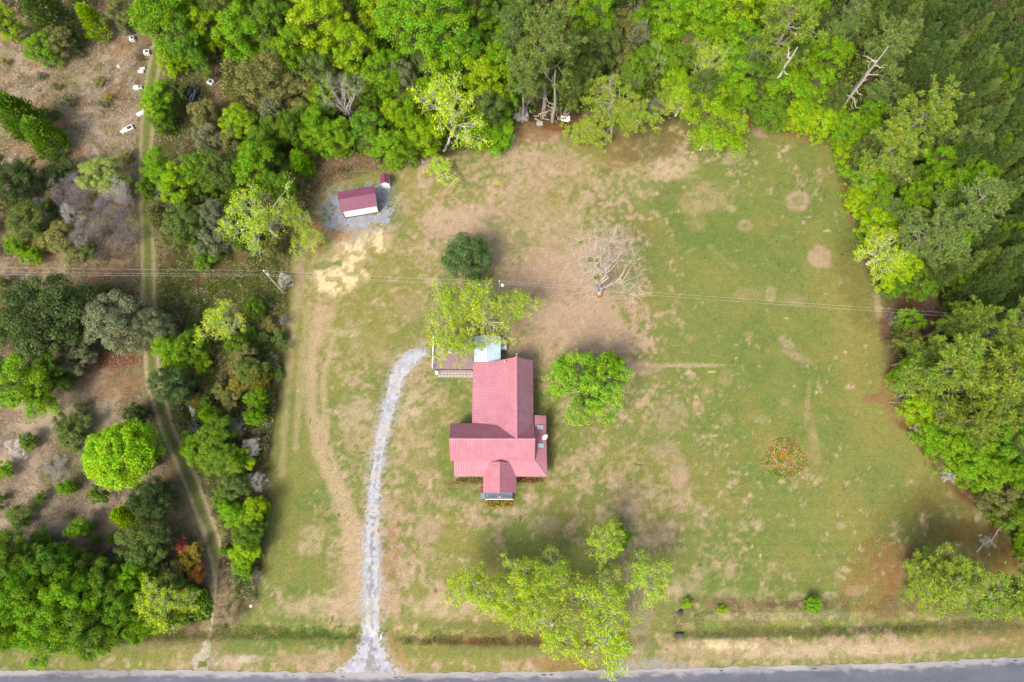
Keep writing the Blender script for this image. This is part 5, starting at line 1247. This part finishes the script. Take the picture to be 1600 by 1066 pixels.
# long white cabinet and pipes
x, y = P(301, 641.5, .4); cb = empty('metal_cabinet', (x, y, 0), R(25)); tag(cb, 'long white metal cabinet dumped beside the dirt track', 'discarded cabinet')
mb = MB(); mb.box((0, 0, .26), (.75, 3.2, .5), bev=.04); mb.build('casing', M_aluw, cb)
mb = MB(); mb.box((0, .55, .53), (.55, 1.7, .05)); mb.box((.05, -1.1, .53), (.5, .6, .06)); mb.build('door', M_white, cb)
mb = MB(); mb.box((.05, -1.72, .3), (.6, .25, .35), .2); mb.build('open_end', M_dk, cb)
mb = MB(); mb.box((.3, -.4, .56), (.14, 2.2, .05)); mb.build('side_strip', M_galv, cb)
for i in range(7):
    x, y = P(298 + i * 3, 665 + (i % 3) * 4 + i * .8, .15); r_ = random.Random(i); a = R(-42 + r_.uniform(-8, 8)); L = r_.uniform(1.5, 2.9)
    mb = MB(); mb.tube([(-math.cos(a) * L / 2, -math.sin(a) * L / 2, .08 + .05 * i), (math.cos(a) * L / 2, math.sin(a) * L / 2, .08 + .03 * i)], .05, 8)
    o = mb.build('metal_pipe', M_galv); o.location = (x, y, 0); tag(o, 'grey metal pipe lying in the heap beside the dirt track', 'pipe', 'grey pipes beside the dirt track')
# stacked firewood, brush and block at the top lawn edge
x0, y0 = P(879, 178, .5); g = random.Random(9)
M_log = mat('cut_log', (.24, .18, .13), .9, noise=.3, nscale=4); M_log2 = mat('pale_cut_log', (.36, .31, .26), .9, noise=.3, nscale=4)
for i in range(46):
    lx, ly = g.uniform(-1.7, 1.5), g.uniform(-1.4, 1.5); zz = .12 + .9 * max(0, 1 - math.hypot(lx / 2, ly / 2)) * g.random(); a = g.uniform(-.6, .6) + 1.2; L = g.uniform(.22, .38)
    mb = MB(); mb.tube([(-math.cos(a) * L, -math.sin(a) * L, 0), (math.cos(a) * L, math.sin(a) * L, 0)], g.uniform(.08, .14), 7)
    o = mb.build('firewood_log', M_log2 if i % 3 == 0 else M_log); o.location = (x0 + lx, y0 + ly, zz); tag(o, 'split log in the firewood heap beside the big pine trunk', 'log', 'logs of the firewood heap')
mb = MB(); vs_ = []; 
for i in range(9):
    for j in range(6): vs_.append((i * .2 - .8, j * .2 - .5 + .1 * math.sin(i), .3 + .12 * math.sin(i * 1.7) * math.cos(j * 1.3) + .12 * (i % 2)))
mb.add(vs_, [(i * 6 + j, i * 6 + j + 1, i * 6 + j + 7, i * 6 + j + 6) for i in range(8) for j in range(5)])
o = mb.build('tarpaulin', M_white, None, True); x, y = P(884, 186, .3); o.location = (x, y, .02); s = o.modifiers.new('t', 'SOLIDIFY'); s.thickness = .02; tag(o, 'crumpled white tarpaulin on the lower side of the firewood heap', 'tarpaulin')
x, y = P(843.5, 193, .3); mb = MB(); mb.box((0, 0, .25), (1.15, .8, .5), .15, .12); o = mb.build('concrete_block', M_conc); o.location = (x, y, 0); tag(o, 'pale concrete block at the foot of the brown board pile', 'block')
for i in range(16):
    r_ = random.Random(50 + i); x, y = P(850 + r_.uniform(-14, 14), 180 + r_.uniform(-8, 9), .2); L = r_.uniform(.35, .9); mb = MB(); mb.box((0, 0, .1 + r_.random() * .35), (L * 2, .14, .04), r_.uniform(0, 3.1)); o = mb.build('scrap_board', M_log2 if i % 2 else mat('reddish_board', (.30, .17, .12), .9) if i == 0 else M_log); o.location = (x, y, 0); tag(o, 'scrap board in the brown pile left of the pine trunk', 'board', 'scrap boards left of the pine trunk')
g = random.Random(21)
for i in range(22):
    x, y = P(1160 + g.gauss(0, 4), 166 + g.gauss(0, 5), .2); mb = MB(); mb.box((0, 0, .1 + g.random() * .3), (g.uniform(.2, .6), g.uniform(.15, .4), g.uniform(.04, .2)), g.uniform(0, 3), .01); o = mb.build('rubble_piece', M_aluw if i % 2 else M_conc); o.location = (x, y, 0); tag(o, 'piece of pale rubble in the heap at the top woods edge', 'rubble', 'pale rubble at the top woods edge')
# pale stones along the top woods edge
for i in range(40):
    px_ = g.uniform(588, 690); py_ = 258 - (px_ - 588) * .10 + g.gauss(0, 3)
    x, y = P(px_, py_); mb = MB(); s_ = g.uniform(.08, .22); mb.box((0, 0, s_ * .4), (s_ * 2, s_ * 1.5, s_), g.uniform(0, 3), s_ * .3); o = mb.build('field_stone', M_conc); o.location = (x, y, 0); tag(o, 'pale stone in the row along the top woods edge', 'stone', 'stones along the top woods edge')
# mailbox
x, y = P(597.5, 994); mbx = empty('mailbox', (x, y, hz1(x, y))); tag(mbx, 'white mailbox on a post beside the driveway mouth', 'mailbox')
mb = MB(); mb.box((0, 0, .55), (.1, .1, 1.1)); mb.build('post', M_white, mbx)
vs_ = []; n = 9
for yy in (-.26, .26):
    for i in range(n): t = math.pi * i / (n - 1); vs_.append((.1 * math.cos(t), yy, 1.22 + .1 * math.sin(t)))
    vs_ += [(-.1, yy, 1.1), (.1, yy, 1.1)]
k = n + 2; fs = [tuple(range(k))[::-1], tuple(range(k, 2 * k))] + [(i, (i + 1) % k, k + (i + 1) % k, k + i) for i in range(k)]
mb = MB(); mb.add(vs_, fs); bx_ = mb.build('box', M_white, mbx); mb = MB(); mb.box((.115, -.05, 1.28), (.015, .04, .18)); mb.build('signal_flag', M_trim, bx_)
mb = MB(); mb.box((0, -.27, 1.2), (.2, .02, .22)); mb.build('box_door', M_dk, mbx)
# culvert pipe in the ditch
x, y = P(1063, 992); mb = MB(); mb.tube([(-.7, 0, .16), (.5, 0, .16)], .26, 16, False); mb.tube([(-.7, 0, .16), (.5, 0, .16)], .21, 16, False); o = mb.build('culvert_pipe', M_dk); o.location = (x, y, hz1(x, y) + .1); tag(o, 'dark culvert pipe end in the roadside ditch below the yellow shrub', 'culvert')
x, y = P(1063, 957); mb = MB(); mb.tube([(0, 0, -.1), (0, 0, .3), (.02, 0, .42)], [.42, .34, .2], 12); o = mb.build('tree_stump', mat('charred_wood', (.06, .05, .05), .95, noise=.4)); o.location = (x, y, 0); tag(o, 'dark burnt stump above the culvert', 'stump')
for (px_, py_, c_, sz, lb) in [(100, 571, (.6, .55, .45), .28, 'pale round stump in the litter by the red leaf patch'), (185, 104, (.55, .45, .2), .3, 'yellowish stump alone in the tan field'), (392, 947, (.6, .58, .55), .2, 'pale stone at the bottom end of the hedge'), (938, 461, (.26, .06, .04), .42, 'ring of red mulch round the foot of the big bare tree')]:
    x, y = P(px_, py_); mb = MB(); mb.tube([(0, 0, -.1), (0, 0, sz * .3), (0, 0, sz * .45)], [sz * 1.2, sz, sz * .6], 11); o = mb.build('mulch_ring' if 'mulch' in lb else 'stump' if 'stump' in lb else 'stone', mat('m_' + lb[:8].replace(' ', '_'), c_, .9, noise=.3)); o.location = (x, y, 0); tag(o, lb, 'mulch' if 'mulch' in lb else 'stump' if 'stump' in lb else 'stone')

# ------------------------------------------------------------------ ground cover
def cover(name, label, poly, n, hmax, cols, size, seed, clump=2.2, thr=.42, avoid=True, cat='ground cover', blade=False):
    g = np.random.RandomState(seed); xs = [p[0] for p in poly]; ys = [p[1] for p in poly]
    px = g.uniform(min(xs), max(xs), n * 3); py = g.uniform(min(ys), max(ys), n * 3)
    k = poly_in(px, py, poly); px, py = px[k], py[k]
    r = MW @ np.stack([px - 800, -(py - 533), np.full_like(px, -FPX)]); t = CAM_H / -r[2]; x, y = r[0] * t, r[1] * t
    f = fbm(x, y, clump, 3, seed); k = (f > thr)
    if avoid:
        d, _ = seg_d(x, y, tpts); k &= d > 1.5
    x, y, f = x[k][:n], y[k][:n], f[k][:n]; m_ = len(x)
    hh = hmax * np.clip((f - thr) / .25, .12, 1)
    z = hz(x, y) + hh * g.rand(m_)
    c = np.stack([x, y, z], 1); c4 = np.array([TN[q] if isinstance(q, str) else q for q in cols])
    ci = (fbm(x, y, 2.6, 2, seed + 3) * 3.2 * len(c4) + g.rand(m_) * .9).astype(int) % len(c4)
    if blade:
        d = g.normal(size=(m_, 3)) * .55 + np.array([0, 0, .8]); V, F = blades(c, d, size * (.6 + .8 * g.rand(m_)), size * .13, g)
    else: V, F = diamonds(c, g.normal(size=(m_, 3)) * .7 + np.array([0, 0, .7]), size * (.5 + g.rand(m_)), size * .55, g)
    cc = c4[ci] * (.75 + .5 * g.rand(m_))[:, None]
    tag(link(name, np_mesh(name, V, F, M_under, False, np.repeat(cc, 4, 0))), label, cat, kind='stuff')
TANL = (.46, .40, .29); RUST = (.46, .29, .16); BRN = (.33, .27, .21); MAUV = (.36, .31, .29)
cover('dry_field_grass', 'dry tan and rust coloured grass of the upper left field', [(-80, -40), (215, -40), (216, 440), (-80, 445)], 60000, .5, [TANL, RUST, BRN, TANL, MAUV, 'olive'], .30, 201, 2.0, .40, blade=True)
cover('brush_litter', 'brown litter and low weeds of the lower left clearing', [(-80, 440), (236, 440), (240, 640), (330, 830), (330, 930), (-80, 870)], 56000, .5, [BRN, TANL, MAUV, 'olive', TANL, 'olive', RUST], .24, 203, 1.8, .42, blade=True)
cover('scrub_grass', 'rank green and brown grass in the strip between track and lawn', [(238, 380), (452, 400), (446, 520), (428, 660), (412, 760), (400, 940), (356, 930), (330, 820), (262, 640), (240, 560)], 80000, 1.1, ['olive', 'green', BRN, 'bright', TANL, 'olive', 'mid'], .28, 205, 1.6, .33, blade=True)
cover('field_margin_weeds', 'weedy rust and green growth between track and top woods', [(236, 100), (300, 0), (350, 60), (420, 200), (470, 240), (600, 240), (600, 262), (500, 300), (474, 400), (240, 390)], 40000, .5, [TANL, RUST, 'olive', BRN, 'mid'], .28, 207, 1.7, .30, blade=True)
cover('woodland_undergrowth', 'leafy undergrowth on the floor of the top woods', [(330, -60), (1320, -60), (1500, 40), (1345, 200), (1310, 205), (1180, 176), (1020, 176), (800, 176), (740, 235), (600, 245), (480, 240), (400, 200)], 80000, 1.6, ['green', 'mid', 'bright', 'mid', 'olive', 'green', 'dark'], .26, 209, 2.5, .34)
cover('grove_undergrowth', 'leafy undergrowth below the right hand grove and belt', [(1310, 190), (1480, 60), (1700, 60), (1700, 960), (1625, 900), (1585, 835), (1500, 745), (1448, 680), (1408, 615), (1400, 540), (1470, 520), (1470, 450), (1400, 450), (1350, 380)], 60000, 1.3, ['green', 'mid', 'bright', 'mid', 'dark'], .24, 211, 2.5, .38)
cover('roadside_undergrowth', 'leafy undergrowth of the lower left roadside woods', [(-80, 850), (240, 895), (335, 925), (335, 965), (200, 1000), (-80, 1010)], 26000, 1.3, ['green', 'mid', 'bright', 'mid'], .24, 213, 2.5, .34)
cover('ditch_weeds', 'straw and green weeds along the ditch bank by the road', [(1050, 935), (1420, 930), (1600, 955), (1600, 985), (1050, 1000)], 26000, .22, [(.30, .25, .15), 'olive', BRN, (.26, .22, .12)], .16, 215, 1.2, .42, blade=True, avoid=False)
cover('ditch_weeds', 'brown and green weeds along the ditch left of the roadside trees', [(620, 985), (985, 988), (985, 1012), (620, 1008)], 12000, .2, [BRN, 'olive', 'mid', (.26, .22, .12)], .16, 217, 1.2, .40, blade=True, avoid=False)
cover('ditch_weeds', 'green weeds in the ditch left of the driveway', [(220, 975), (560, 978), (560, 1000), (220, 1000)], 9000, .2, ['mid', 'green', 'olive'], .16, 219, 1.2, .40, blade=True, avoid=False)
cover('wildflower_patch', 'orange flowering weed patch in the middle of the right lawn', [(1225 + 34 * math.cos(a) * (1 + .2 * math.sin(3 * a)), 715 + 32 * math.sin(a)) for a in np.linspace(0, 6.2, 16)], 3200, .22, ['green', (.5, .24, .03), 'olive', (.36, .28, .15), 'olive', (.52, .32, .06), (.36, .28, .15), 'green'], 0.10, 221, .5, .30, avoid=False)
g_ = np.random.RandomState(5)
cover('lawn_weeds', 'small dark weed tufts scattered over the straw coloured lawn', [(470, 300), (900, 250), (1000, 420), (1000, 700), (1060, 780), (900, 900), (620, 940), (480, 900), (470, 500)], 16000, .07, ['mid', 'olive', 'green', 'olive'], .09, 223, .8, .56, avoid=False)
